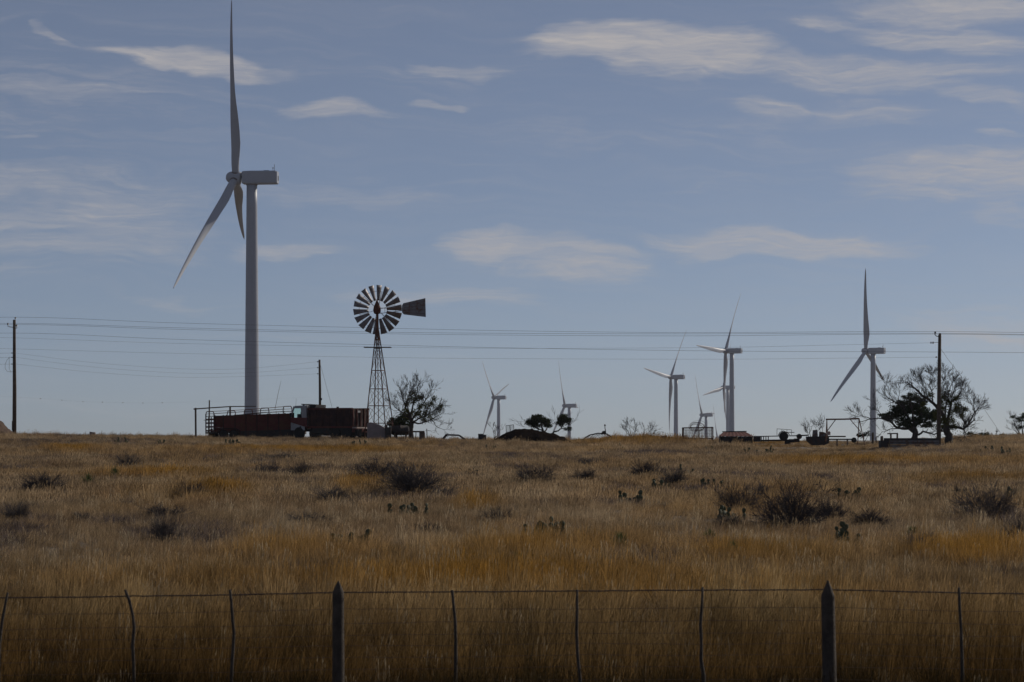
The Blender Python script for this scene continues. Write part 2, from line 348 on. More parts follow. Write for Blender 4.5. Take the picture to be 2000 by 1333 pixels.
def turbine(px, py, D, rel, phi, pitch, label, cone=0, group='white wind turbines on the plain'):
    # px, py: hub centre in the photo; the tower stands 5.1 m behind the hub
    w = R(rel) + math.atan((px - 1000) / F)
    hx, hz = (px - 1000) / F * D, CZ + (YH - py) / F * D
    ax = Vector((-math.cos(w), math.sin(w), 0))
    bx, by = hx - ax.x * 5.1, D - ax.y * 5.1
    gzv = g1(bx, by); H = hz - gzv
    t = thing('wind_turbine', label, 'wind turbine', (bx, by, gzv), -w, group)
    mb = MB(); zt = H - 2.0; prof = []
    for k in range(13):
        q = k / 12; r = 2.35 + (1.62 - 2.35) * q; prof.append((r, -2 + (zt + 2) * q))
    mb.lathe(prof, (0, 0, 0), 'z', 28); tw = mb.build('tower', MT['turbine'], t, True)
    for q in (4/12, 8/12):
        r = 2.35 + (1.62 - 2.35) * q; MB().lathe([(r + .03, (zt + 2) * q - 2.0), (r + .03, (zt + 2) * q - 1.8)], (0, 0, 0), 'z', 28).build('flange', MT['turbine'], tw)
    MB().lathe([(1.75, zt - .35), (1.75, zt + .1)], (0, 0, 0), 'z', 24).build('yaw_bearing', MT['galv'], tw)
    n = obj('nacelle', NAC, t); n.location = (0, 0, H)
    for nm, me in (('roof_vent', VENT), ('weather_mast', MASTM), ('rear_vent', LOUV), ('rotor_gap', FLN)): obj(nm, me, n)
    tilt = Matrix.Rotation(R(7.5), 4, 'Y')
    h = obj('hub', HUB, t); h.matrix_local = Matrix.Translation((-5.1, 0, H)) @ tilt
    for k in range(3):
        p = R(phi + 120 * k)
        z = Vector((0, math.sin(p), math.cos(p))); x = Vector((1, 0, 0)); y = z.cross(x)
        m = Matrix((x, y, z)).transposed().to_4x4()
        mat = Matrix.Translation((-5.1, 0, H)) @ tilt @ m
        b = obj('blade', blade(pitch, 1.0 if D < 1000 else 1.4), t); b.matrix_local = mat @ Matrix.Rotation(R(-cone), 4, 'Y')
        br = obj('blade_bearing', BEAR, b); br.location = (0, 0, .35)
    return t
turbine(460, 348, 873, 11.5, -13, 50, 'largest white wind turbine towering behind the red stock trailer', 2.0)
turbine(965, 777, 3000, 20, -46, 8, 'small far wind turbine just left of the dirt mound, two blades up')
turbine(1103, 793, 3000, 20, -28, 8, 'small far wind turbine behind the right hand oak of the dirt mound')
turbine(1310, 737, 2550, 23, 37, 8, 'far wind turbine left of the mesh pen, one blade pointing left')
turbine(1417, 686, 2180, 20, 32.5, 8, 'tall wind turbine rising behind the red-brown shed roof')
turbine(1413, 757, 3200, 20, 19, 8, 'distant wind turbine half hidden behind the taller turbine tower over the shed')
turbine(1371, 811, 3300, 20, -32, 8, 'low distant wind turbine whose hub shows just above the mesh pen')
turbine(1401, 856, 4000, 20, -26, 8, 'farthest wind turbine, only one upright blade tip above the skyline')
turbine(1691, 686, 1870, 20.8, -9.6, 78, 'wind turbine at right beside the swing frame with wide feathered blades')

# ------------------------------------------------------------------ farm windmill
wl = Loc(742, 221.0); m_ = wl.m
wm = thing('farm_windmill', 'rusty multi-blade farm windmill on lattice tower beside the red truck', 'windmill', wl.o)
hubz = wl(742, 605)[2]; topz = wl(742, 652)[2]; hx = wl(737, 605)[0]
def leg_pt(k, z):
    q = max(0.0, 1 - z / (topz + .35)); r = .10 + 1.22 * q; a = R(25 + 90 * k)
    return Vector((r * math.cos(a) + hx * (z / topz), r * math.sin(a), z))
for k in range(4):
    MB().bar(leg_pt(k, -.3), leg_pt(k, topz + .3), .075).build('leg', MT['rust'], wm)
lev = [0.55] + [wl(0, y)[2] for y in (827, 793, 760, 724, 681)] + [topz]
for z in lev[1:6]:
    b = MB()
    for k in range(4): b.bar(leg_pt(k, z), leg_pt(k+1, z), .05)
    b.build('girt', MT['rust'], wm)
lev2 = [-.1] + lev[1:]
for i in range(len(lev2) - 1):
    b = MB()
    for k in range(4):
        b.tube([leg_pt(k, lev2[i]), leg_pt(k+1, lev2[i+1])], .014, 4); b.tube([leg_pt(k+1, lev2[i]), leg_pt(k, lev2[i+1])], .014, 4)
    b.build('cross_brace', MT['rust'], wm)
MB().bar(leg_pt(1, .75), leg_pt(0, .75), .07).build('girt', MT['rust'], wm)
pz = wl(0, 680)[2]; pc = leg_pt(0, pz) * .5 + leg_pt(2, pz) * .5
pf = thing('platform', None, None, (0, 0, 0)); pf.parent = wm
for k in range(6): MB().box(pc.x - 1.06, pc.x + 1.06, -.6 + k*.21, -.42 + k*.21, pz + .02, pz + .07).build('plank', MT['wood'], pf)
MB().tube([(hx*.5, 0, .3), (hx, 0, hubz - .2)], .03, 6).build('pump_rod', MT['rust'], wm)
MB().tube([(hx, 0, topz - .2), (hx, 0, hubz - .1)], [.11, .09], 8).build('mast_pipe', MT['rust'], wm)
# gearbox with its pointed helmet, wheel on the far side of it
MB().lathe([(.10, -.42), (.24, -.34), (.30, -.12), (.27, .12), (.15, .42), (.05, .66), (.01, .72)], (hx - .02, -.12, hubz + .04), 'z', 12).build('gearbox_helmet', MT['rustred'], wm, True)
whl = thing('wheel', None, None, (hx, .38, hubz)); whl.parent = wm; whl.rotation_euler = (0, 0, R(14))
MB().lathe([(.12, -.35), (.12, .15)], (0, 0, 0), 'y', 10).build('wheel_hub', MT['rust'], whl)
sm = MB(); r0, r1, nn = .72, 1.92, 5
for i in range(nn + 1):
    r = r0 + (r1 - r0) * i / nn; w_ = .105 + (.265 - .105) * i / nn
    for j in range(5):
        q = (j / 4 - .5) * 2; curve = .05 * (1 - q*q)
        sm.v.append((w_ * q * math.cos(R(24)) , w_ * q * math.sin(R(24)) - curve, r))
for i in range(nn):
    for j in range(4): sm.f.append((i*5+j, i*5+j+1, (i+1)*5+j+1, (i+1)*5+j))
SAIL = sm.mesh('sail', MT['galv'], True)
for k in range(18):
    s = obj('sail', SAIL, whl); s.rotation_euler = (0, R(20 * k + 4), 0)
    so = s.modifiers.new('sheet', 'SOLIDIFY'); so.thickness = .006
ring = MB()
for rr in (.80, 1.45):
    ring.tube([(rr*math.sin(R(10*k)), .05, rr*math.cos(R(10*k))) for k in range(37)], .014, 5, False)
ring.build('rim_ring', MT['rust'], whl)
sp = MB()
for k in range(6):
    a = R(60*k + 14)
    for off in (-.3, .08): sp.tube([(.1*math.sin(a), off, .1*math.cos(a)), (1.45*math.sin(a), .05, 1.45*math.cos(a))], .014, 5)
sp.build('spoke', MT['rust'], whl)
# furled tail vane, parallel to the wheel
T = lambda px, py, dy=-.25: Vector(wl(px, py, dy))
MB().tube([T(740, 602), T(786, 604.5)], .022, 5).tube([T(741, 613), T(800, 606)], .022, 5).tube([T(752, 603), T(752, 612)], .015, 5).build('tail_arm', MT['rust'], wm)
vpoly = [(T(x, y).x, T(x, y).z) for x, y in ((785, 604), (785.5, 597), (788, 593), (831, 583), (832, 620), (789, 615), (785.5, 611))]
vane = MB().prism(vpoly, -.262, -.242).build('tail_vane', MT['galv'], wm)
rib = MB()
for f_ in (.15, .38, .62, .85): rib.bar(T(789, 594 + 20*f_, -.27), T(831.5, 584 + 35*f_, -.27), .02)
rib.bar(T(800, 591, -.275), T(800, 615, -.275), .025); rib.build('vane_rib', MT['rust'], vane)
MB().tube([T(736, 716), T(734, 724), T(733, 733)], .012, 4).build('brake_wire', MT['rust'], wm)

# ------------------------------------------------------------------ utility poles and wires
def insul(mb, p, r=.07, h=.16): mb.lathe([(r*.5, -h/2), (r, -h/4), (r*.7, 0), (r, h/4), (r*.4, h/2)], p, 'z', 8)
pl = Loc(28, 226.0)
p1 = thing('utility_pole', 'leftmost wooden utility pole with a loop of cable hanging on it', 'utility pole', pl.o, 0, 'wooden utility poles')
MB().tube([pl(28, 860), pl(28.5, 760), pl(28, 700), pl(28, 625)], [.17, .155, .13, .115], 10).build('shaft', MT['wood'], p1, True)
MB().box(pl(23.5, 0)[0], pl(26, 0)[0], -.1, .1, pl(0, 841)[2], pl(0, 823)[2]).build('ground_wire_guard', MT['wood'], p1)
ib = MB(); insul(ib, pl(30, 621.5)); ib.tube([pl(29.5, 628), pl(30, 621)], .02, 4); ib.build('insulator', MT['porcelain'], p1)
for ip_ in (pl(15.5, 633), pl(32.5, 636)): ib = MB(); insul(ib, ip_); ib.build('insulator', MT['porcelain'], p1)
MB().tube([pl(28, 640), pl(20, 639), pl(15.5, 638), pl(15.5, 633)], .035, 6).tube([pl(28, 643), pl(33, 641), pl(33, 636)], .035, 6).build('bracket', MT['palepor'], p1)
for yy in (690, 698.5, 711.5): MB().tube([pl(22, yy), pl(31, yy)], .035, 6).build('spool_bracket', MT['iron'], p1)
MB().tube([pl(19, 698), pl(14, 703), pl(10, 712), pl(10, 720), pl(14, 726), pl(21, 727), pl(26, 726)], .012, 4).tube([pl(18, 698), pl(18, 722), pl(22, 727)], .012, 4).build('cable_loop', MT['wire'], p1)
rb = place(1834, 871); pr = Loc(1834, rb[1])
p2 = thing('utility_pole', 'right hand wooden utility pole in front of the two big trees', 'utility pole', pr.o, 0, 'wooden utility poles')
MB().tube([pr(1833.5, 890), pr(1834, 780), pr(1835.5, 654)], [.155, .135, .105], 10).build('shaft', MT['wood'], p2, True)
for ip_ in ((pr(1826.5, 650),), (pr(1836, 654), .09, .2)): ib = MB(); insul(ib, *ip_); ib.build('insulator', MT['porcelain'], p2)
MB().tube([pr(1835, 658), pr(1829, 657), pr(1826, 654), pr(1826.5, 650)], .03, 6).build('bracket', MT['iron'], p2)
ib = MB()
for q in (1818, 1820.5, 1823): ib.lathe([(.03, -.03), (.09, 0), (.03, .03)], pr(q, 669.8), 'x', 8)
ib.tube([pr(1823, 669.5), pr(1834, 669)], .015, 5); ib.build('strain_insulator', MT['porcelain'], p2)
ib = MB(); insul(ib, pr(1828.5, 698), .05, .1); ib.tube([pr(1828, 698), pr(1834, 698)], .015, 4); ib.build('insulator', MT['porcelain'], p2)
MB().tube([pr(1837, 681), pr(1853, 704), pr(1890, 752), pr(1964, 846, 2.0)], .010, 4).build('guy_wire', MT['wire'], p2)
pm = Loc(624, 224.0)
p3 = thing('utility_pole', 'short wooden pole rising behind the truck bed with three side wires', 'utility pole', pm.o, 0, 'wooden utility poles')
MB().tube([pm(625, 860), pm(625, 760), pm(624, 703)], [.11, .10, .08], 8).build('shaft', MT['wood'], p3, True)
for yy in (707, 718.5, 730.5):
    ib = MB(); insul(ib, pm(620.5, yy), .05, .08); ib.tube([pm(621, yy), pm(625, yy)], .015, 4); ib.build('insulator', MT['porcelain'], p3)
MB().box(pm(626, 0)[0], pm(629, 0)[0], -.12, .05, pm(0, 782)[2], pm(0, 778)[2]).build('lamp_bracket', MT['iron'], p3)
MB().tube([pm(626.5, 715), pm(636, 750), pm(648, 794), pm(656, 845)], .010, 4).build('guy_wire', MT['wire'], p3)

def wire(pts, label, rad=.009, n=14, name='overhead_wire'):
    # pts: (px, py, distance); a smooth hanging curve through them
    P = [Vector(((x-1000)/F*d, d, CZ + (YH-y)/F*d)) for x, y, d in pts]
    xs = [p[0] for p in pts]; co = np.polyfit(xs, [p.z for p in P], min(2, len(P)-1)) if len(P) < 4 else None
    out = []
    for i in range(n * (len(P)-1) + 1):
        q = i / n; k = min(int(q), len(P)-2); f = q - k
        p0, p1_, p2_, p3_ = P[max(k-1, 0)], P[k], P[k+1], P[min(k+2, len(P)-1)]
        p = 0.5*((2*p1_) + (p2_-p0)*f + (2*p0-5*p1_+4*p2_-p3_)*f*f + (3*p1_-p0-3*p2_+p3_)*f**3)
        out.append(p)
    o0 = out[0].copy(); o = MB().tube([p - o0 for p in out], rad, 4).build(name, MT['wire'])
    o.location = o0; tag(o, label, 'wire', 'overhead wires between the poles'); return o
DL, DR, DM = 226.0, pr.d, 224.0
dd = lambda x: DL + (DR - DL) * (x - 28) / (1834 - 28)
def W3(l): return [(x, y, dd(x)) for x, y in l]
wire(W3([(-300, 629), (30, 620), (340, 631), (740, 641), (1000, 646.5), (1350, 650), (1826, 648), (2300, 655)]), 'topmost overhead wire running from pole to pole across the sky')
wire(W3([(-300, 640), (16, 632), (340, 640.5), (740, 649), (1000, 651.5), (1350, 652.5), (1836, 651.5), (2300, 660)]), 'second overhead wire from the top, close above a twin wire')
wire(W3([(-300, 643), (32, 634.5), (340, 643.5), (740, 652), (1000, 655), (1350, 656.5), (1836, 653), (2300, 661)]), 'third overhead wire from the top, close below its twin')
wire(W3([(-300, 660), (28, 651), (340, 663), (740, 674), (1000, 680), (1400, 686), (1836, 688), (2300, 692)]), 'fourth overhead wire from the top, dark line below the close pair')
wire(W3([(-300, 655), (0, 659.5), (340, 671), (740, 678), (1000, 681), (1400, 679), (1640, 674), (1818, 670)]), 'faint overhead wire ending at the strain insulator of the right pole', .006)
wire(W3([(-300, 672), (0, 681), (340, 690.5), (740, 698.5), (1000, 701), (1400, 702), (1640, 700), (1828, 698)]), 'lowest faint wire crossing the whole sky to the right pole', .006)
for (a, b, c, e, l) in ((690, 720, 721, 707, 'upper of the three slack wires from left pole to short pole'), (698.5, 728.5, 729, 718.5, 'middle of the three slack wires from left pole to short pole'),
                     (711.5, 737, 736, 730.5, 'bottom of the three slack wires from left pole to short pole')):
    wire([(31, a, DL), (180, a + (b-a)*.62, DL), (340, b, 225), (470, c, 224.6), (620, e, DM)], l, .005)
for k, (yl, l) in enumerate(((690, 'upper short wire leaving the left pole toward the photo edge'), (698.5, 'middle short wire leaving the left pole toward the photo edge'), (711.5, 'lower short wire leaving the left pole toward the photo edge'))):
    wire([(-300, yl + 5, DL), (-140, yl + 3, DL), (22, yl, DL)], l, .007)
# far line with marker balls
fw = thing('marker_line', 'very faint far wire with a row of small marker balls', 'wire', ((28-1000)/F*420, 420, 3))
def fp(x, y): return Vector(((x-1000)/F*420, 420, CZ + (YH-y)/F*420)) - Vector(fw.location)
MB().tube([fp(x, y) for x, y in ((-200, 762), (79, 779), (121, 782), (162, 785), (200, 786), (240, 787), (279, 787.5), (317, 787), (420, 785), (600, 776))], .004, 3).build('strand', MT['wire'], fw)
for x, y in ((79, 779), (121, 782), (162, 785), (200, 786), (240, 787), (279, 787.5), (317, 787)):
    MB().lathe([(.02, -.06), (.06, -.04), (.085, 0), (.06, .04), (.02, .06)], fp(x, y), 'x', 8).build('marker_ball', MT['galv'], fw, True)
# ------------------------------------------------------------------ yard: shared wheel
def wheel_meshes(r, w, nm):
    t = MB().lathe([(r*.62, -w/2), (r*.9, -w/2), (r, -w*.32), (r, w*.32), (r*.9, w/2), (r*.62, w/2)], (0, 0, 0), 'y', 20).mesh('tyre', MT['rubber'], False)
    q = MB().lathe([(r*.6, -w*.36), (r*.55, -w*.30), (r*.25, -w*.2), (r*.22, -w*.34), (.02, -w*.36)], (0, 0, 0), 'y', 16).mesh('rim', MT[nm]); fixn(t); fixn(q); return t, q
def add_wheel(par, p, r, w=.25, rim='steel', _c={}):
    k = (r, w, rim)
    if k not in _c: _c[k] = wheel_meshes(r, w, rim)
    e = bpy.data.objects.new('wheel', None); COL.objects.link(e); e.parent = par; e.location = p
    obj('tyre', _c[k][0], e); obj('rim', _c[k][1], e)

# pipe gate frame
L = Loc(395, 222)
t = thing('gate_frame', 'timber post and beam frame left of the red stock trailer', 'gate frame', L.o)
MB().tube([L(382.5, 862), L(382, 797)], .075, 8).build('post', MT['wood'], t)
MB().tube([L(408, 862), L(409, 782)], [.06, .05], 8).build('post', MT['wood'], t)
MB().tube([L(449, 862), L(449.5, 794)], .07, 8).build('post', MT['wood'], t)
MB().tube([L(378, 799.5), L(405, 797.5), L(450, 794.5), L(500, 794)], [.05, .045, .04, .035], 8).build('beam', MT['wood'], t)
MB().tube([L(398, 821), L(410, 821.5)], .02, 5).build('hinge_arm', MT['iron'], t)

# stock trailer
L = Loc(418, 221.0)
st = thing('stock_trailer', 'dark red open-top stock trailer with bent pipe hoops on top', 'trailer', L.o, R(24))
Ln, Wd = 6.55, 2.05
def tz(x): return .035 * x          # it leans up toward the hitch
def sidebox(nm, x0, x1, y0, y1, z0, z1, mat, top=None, par=None):
    b = MB().prism([(x0, z0 + tz(x0)), (x1, z0 + tz(x1)), (x1, z1 + tz(x1)), (x0, z1 + tz(x0))], y0, y1)
    return b.build(nm, MT[mat], par or st)
for yy in (.0, Wd): MB().prism([(2.1, .22), (Ln, .22), (Ln, .6 + tz(Ln)), (2.1, .6 + tz(2.1))], yy - .015, yy + .015).build('skirt', MT['iron'], st)
fr = sidebox('floor_frame', 0, Ln, 0.06, Wd - .06, .45, .58, 'iron')
for yy in (0.0, Wd):
    for k, (z0, z1) in enumerate(((.58, .906), (.909, 1.246), (1.249, 1.556), (1.559, 1.84))):
        sidebox('side_board', .75, Ln, yy - .02, yy + .02, z0, z1, 'rustred')
    for k, z in enumerate((.62, .92, 1.22, 1.50)): sidebox('side_rail', .0, .75, yy - .018, yy + .018, z, z + .12, 'rustred')
    for x in (0.0, .75, 1.7, 2.6, 3.5, 4.4, 5.3, Ln):
        sidebox('side_post', x - .035, x + .035, yy - .045, yy + .045, .45, 1.88 if x > 0 else 2.0, 'rustdark')
    MB().tube([(0, yy, 1.80), (2, yy, 1.80 + tz(2)), (4.2, yy, 1.96 + tz(4.2)), (Ln, yy, 2.0 + tz(Ln))], .025, 5).tube([(0, yy, 2.0), (Ln, yy, 2.2 + tz(Ln))], .014, 5).build('top_rail', MT['rustdark'], st)
for z in (.62, .92, 1.22, 1.50): MB().box(-.02, .02, .05, Wd - .05, z, z + .12).build('rear_gate_slat', MT['rustred'], st)
for yy in (.68, 1.36): MB().box(-.035, .03, yy - .03, yy + .03, .5, 1.75).build('rear_gate_post', MT['rustdark'], st)
for k, x in enumerate((0.0, 1.75, 3.15, 4.5, 6.4)):
    h = (2.18, 2.18, 2.24, 2.32, 2.40)[k] + tz(x)
    pts = [(x, 0, 1.6 + tz(x)), (x, .0, h - .25), (x, .08, h - .08), (x, .28, h), (x, Wd - .28, h), (x, Wd - .08, h - .08), (x, Wd, h - .25), (x, Wd, 1.6 + tz(x))]
    MB().tube(pts, .036, 6).build('roof_hoop', MT['rustred'], st)
rl = MB()
for yy in (.5, 1.02, 1.55): rl.tube([(0, yy, 2.18), (3.2, yy, 2.24 + tz(3.2)), (6.4, yy, 2.40 + tz(6.4))], .016, 5)
rl.build('roof_rail', MT['rust'], st)
for x in (4.5, 5.1, 5.75, 6.4): MB().tube([(x, 0, 1.66 + tz(x)), (x, 0, 2.05 + tz(x))], .018, 5).build('front_stake', MT['rust'], st)
sidebox('nose_panel', Ln, Ln + .04, 0, Wd, .5, 1.62, 'rustred')
for x in (.72, 1.55):
    for yy in (-.16, Wd + .16): add_wheel(st, (x, yy, .37), .37, .22)
for yy in (-.18, Wd + .18): MB().prism([(.2, .45), (.3, .74), (.6, .86), (1.7, .88), (2.0, .74), (2.1, .45), (2.02, .45), (1.92, .7), (1.66, .82), (.64, .80), (.38, .70), (.28, .45)], yy - .12, yy + .12).build('fender', MT['rustdark'], st)
MB().tube([(Ln, .5, .55 + tz(Ln)), (Ln + 1.1, Wd/2, .55 + tz(Ln))], .05, 6).tube([(Ln, Wd-.5, .55 + tz(Ln)), (Ln + 1.1, Wd/2, .55 + tz(Ln))], .05, 6).tube([(Ln + .9, Wd/2, .8 + tz(Ln)), (Ln + .9, Wd/2, .0)], .035, 6).build('tongue', MT['iron'], st)
L2 = Loc(541, 224)
r_ = MB().tube([L2(537, 800), L2(543, 770), L2(549, 744)], [.018, .014, .008], 5).build('leaning_rod', MT['rust']); r_.location = L2.o
MB2 = r_; tag(r_, 'thin leaning rod sticking up behind the red stock trailer', 'rod')

# dump truck: local +x is its rear
L = Loc(580, 223.2)
tk = thing('dump_truck', 'old dump truck with white and red cab and dark red box', 'truck', L.o, R(-30))
X0 = -0.55
# chassis
MB().box(X0, 5.6, .55, .75, .62, .80).box(X0, 5.6, 1.65, 1.85, .62, .80).build('chassis_rail', MT['iron'], tk)
MB().box(1.5, 3.1, .02, .5, .45, .95).build('fuel_tank', MT['iron'], tk, bevel=.06)
MB().box(1.2, 5.0, .12, 2.25, .30, 1.0).build('underbody', MT['iron'], tk)
# cab
cab = thing('cab', None, None, (0, 0, 0)); cab.parent = tk; cab['label'] = 'white cab with a red lower side'
cw0, cw1 = .05, 2.35
MB().prism([(X0 + .17, 2.48), (X0 + .36, 2.54), (X0 + 1.45, 2.58), (X0 + 1.45, 2.68), (X0 + .30, 2.64), (X0 + .12, 2.53)], cw0 + .06, cw1 - .06).build('roof', MT['white'], cab)
MB().box(X0 + 1.38, X0 + 1.45, cw0, cw1, .95, 2.64).build('rear_wall', MT['white'], cab)
for yy in (cw0, cw1 - .05):
    MB().prism([(X0 - .13, 1.72), (X0 - .02, 1.72), (X0 + .27, 2.50), (X0 + .15, 2.52)], yy, yy + .05).build('front_pillar', MT['white'], cab)
    MB().prism([(X0 + .98, 1.70), (X0 + 1.45, 1.70), (X0 + 1.45, 2.62), (X0 + .15, 2.60), (X0 + .12, 2.44), (X0 + .86, 2.44)], yy, yy + .05).build('door_frame', MT['white'], cab)
    MB().prism([(X0 + .0, 1.74), (X0 + .96, 1.72), (X0 + .86, 2.43), (X0 + .26, 2.43)], yy + .02, yy + .026).build('side_window', MT['glass'], cab)
    MB().prism([(X0 - .16, 1.36), (X0 + 1.45, .95), (X0 + 1.45, 1.705), (X0 - .13, 1.725)], yy - .005, yy + .055).build('door_panel', MT['redpaint'], cab)
    MB().prism([(X0 - .14, .72), (X0 + 1.25, .72), (X0 + 1.25, .99), (X0 - .16, 1.35)], yy - .002, yy + .052).build('lower_panel', MT['white'], cab)
MB().box(X0 - .17, X0 - .10, cw0 + .05, cw1 - .05, .72, 1.72).build('front_panel', MT['redpaint'], cab)
MB().prism([(X0 - .10, 1.75), (X0 - .09, 1.75), (X0 + .19, 2.46), (X0 + .18, 2.46)], cw0 + .06, cw1 - .06).build('windscreen', MT['glass'], cab)
MB().lathe([(.09, -.02), (.09, .02)], (X0 + .85, cw0 - .01, .95), 'y', 12).build('filler_cap', MT['dark'], cab)
MB().lathe([(.09, 0), (.09, .08), (.05, .13)], (X0 + .5, 1.0, 2.63), 'z', 10).build('beacon', MT['dark'], cab)
MB().box(X0 - .02, X0 + .05, cw0 - .22, cw0 - .06, 1.78, 2.1).build('mirror', MT['dark'], cab)
MB().box(X0 + .3, X0 + .75, .4, 1.0, 1.2, 2.0).box(X0 + .62, X0 + .78, .4, 1.0, 1.5, 2.2).build('seat', MT['dark'], cab)
MB().box(X0 - .3, X0 - .1, .1, 2.3, .42, .70).build('bumper', MT['galv'], tk, bevel=.03)
MB().tube([(X0 + 0.2, .35, 2.6), (X0 + .24, .35, 3.25)], .010, 5).build('antenna', MT['wire'], tk)
# box
bx0, bx1, bz0, bz1 = 1.05, 5.15, .98, 2.42
for yy in (-.02, 2.38):
    s_ = MB().box(bx0, bx1, yy, yy + .05, bz0, bz1).build('box_side', MT['rustdark'], tk)
    for k in range(7): MB().box(bx0 + .1 + k*.62, bx0 + .19 + k*.62, yy - .05, yy + .1, bz0, bz1 - .08).build('stake', MT['rustdark'], s_)
    MB().box(bx0 - .02, bx1 + .02, yy - .06, yy + .11, bz1 - .10, bz1 + .03).build('top_rail', MT['rustred'], s_)
    MB().box(bx0 - .02, bx1 + .02, yy - .05, yy + .1, bz0 - .1, bz0 + .06).build('bottom_rail', MT['rustred'], s_)
MB().box(bx0, bx1, .03, 2.38, bz0, bz0 + .06).build('box_floor', MT['iron'], tk)
MB().box(bx0, bx0 + .05, .03, 2.38, bz0, bz1 + .1).build('headboard', MT['rustdark'], tk)
tg = MB().box(bx1 - .06, bx1, .03, 2.38, bz0 + .02, bz1).build('tailgate', MT['rustdark'], tk)
for yy in (.12, .66, 1.2, 1.74, 2.28): MB().box(bx1, bx1 + .06, yy - .05, yy + .05, bz0 + .02, bz1 - .02).build('rib', MT['rustred'], tg)
MB().box(bx1 + .002, bx1 + .05, .72, 1.14, bz1 - .34, bz1 - .18).build('plate', MT['white'], tg)
MB().box(bx1 + .01, bx1 + .12, 0, 2.4, bz0 - .12, bz0 - .02).build('rear_sill', MT['canvas'], tk)
MB().box(bx1 + .01, bx1 + .09, .0, 2.4, bz0 - .42, bz0 - .14).build('rear_panel', MT['redpaint'], tk)
MB().box(bx1 + .09, bx1 + .12, 2.1, 2.36, bz0 - .36, bz0 - .16).build('reflector', MT['orange'], tk)
# cab guard over the cab's back
cg = MB().prism([(.05, 2.80), (1.45, 2.72), (1.45, 2.50), (1.34, 2.50), (1.32, 2.64), (.05, 2.74)], .5, 1.9).build('cab_guard', MT['iron'], tk)
MB().box(.25, 1.34, .52, .58, 2.42, 2.68).build('guard_side', MT['iron'], cg)
MB().tube([(1.5, .3, 2.42), (1.6, .3, 2.6), (2.4, .3, 2.58), (2.55, .3, 2.42)], .02, 5).build('bed_hoop', MT['galv'], tk)
MB().box(3.75, 3.9, -.06, .08, 2.44, 2.54).build('tarp_bracket', MT['iron'], tk)
for x in (.15, 3.55, 4.65):
    for yy in (.12, 2.28): add_wheel(tk, (x, yy, .48), .48, .28)
MB().box(5.3, 5.6, .2, .7, .25, .8).build('mud_flap', MT['rubber'], tk)

# leaning concrete slab, tank, workbench
L = Loc(735, 219.5)
b = MB().prism([L(717, 858)[::2], L(717.5, 827)[::2], L(724, 825)[::2], L(740, 829.5)[::2], L(752, 836.5)[::2], L(754, 858)[::2]], -.2, .9).build('stone_block', MT['concrete'], None, bevel=.05)
b.location = L.o; tag(b, 'pale pinkish sloping stone block at the foot of the windmill', 'stone block')
L = Loc(781, 220)
t = thing('water_tank', 'grey metal barrel tank lying on cradle right of windmill foot', 'tank', L.o)
c = L(782, 841); rr_ = 9.5 * L.m; w2 = 16 * L.m
MB().lathe([(.05, -w2 - .06), (rr_*.7, -w2 - .04), (rr_, -w2 + .06), (rr_, -.03), (rr_ + .02, -.02), (rr_ + .02, .02), (rr_, .03), (rr_, w2 - .06), (rr_*.7, w2 + .04), (.05, w2 + .06)], c, 'x', 20).build('shell', MT['iron'], t, True)
for x in (771, 793): MB().box(L(x - 1.5, 0)[0], L(x + 1.5, 0)[0], -.32, .32, 0, c[2] - rr_*.6).build('cradle', MT['wood'], t)
MB().lathe([(.07, 0), (.07, .1)], (c[0], 0, c[2] + rr_ - .02), 'z', 8).build('filler', MT['iron'], t)
L = Loc(758, 219.2)
o = MB().box(L(752, 0)[0], L(764, 0)[0], -.2, .3, -.1, L(0, 836)[2]).box(L(754, 0)[0], L(757, 0)[0], -.1, .1, 0, L(0, 831)[2]).build('pump_box', MT['iron'], bevel=.03); o.location = L.o
tag(o, 'dark pump box between the stone block and the barrel tank', 'box')
L = Loc(815, 219)
t = thing('work_bench', 'low plank work bench right of the barrel tank', 'bench', L.o)
for k in range(4): MB().box(L(797, 0)[0], L(829, 0)[0], -.3 + k*.16, -.16 + k*.16, L(0, 845)[2], L(0, 842)[2]).build('plank', MT['wood'], t)
for x in (803, 812): MB().tube([L(x, 862), L(x + .5, 845)], .03, 6).build('leg', MT['wood'], t)
MB().box(L(819, 0)[0], L(830, 0)[0], -.25, .25, -.1, L(0, 845)[2]).build('cupboard', MT['wood'], t)
L = Loc(834, 218.5)
t = thing('stub_post', 'thin leaning post with cross wire right of the work bench', 'post', L.o)
MB().tube([L(834.5, 862), L(833.5, 838)], .035, 6).build('shaft', MT['wood'], t)
MB().tube([L(830, 842), L(841, 841)], .012, 4).build('cross_wire', MT['wire'], t)
L = Loc(885, 221)
t = thing('pipe_arch', 'low bent pipe frame lying in the grass left of the black box', 'frame', L.o)
MB().tube([L(864, 858), L(871, 849.5), L(896, 850.5), L(906, 858)], .06, 8).build('front_pipe', MT['iron'], t)
MB().tube([L(866, 858, .7), L(873, 850, .7), L(898, 851, .7), L(908, 858, .7)], .05, 8).build('rear_pipe', MT['iron'], t)
L = Loc(942, 222)
t = thing('battery_box', 'small black box on the skyline left of the dirt mound', 'box', L.o)
MB().box(L(934, 0)[0], L(949.5, 0)[0], -.25, .3, -.1, L(0, 849.5)[2]).build('case', MT['iron'], t, bevel=.03)
MB().box(L(933.5, 0)[0], L(944, 0)[0], -.27, .32, L(0, 849.5)[2] + .004, L(0, 847.8)[2]).build('lid', MT['dark'], t)

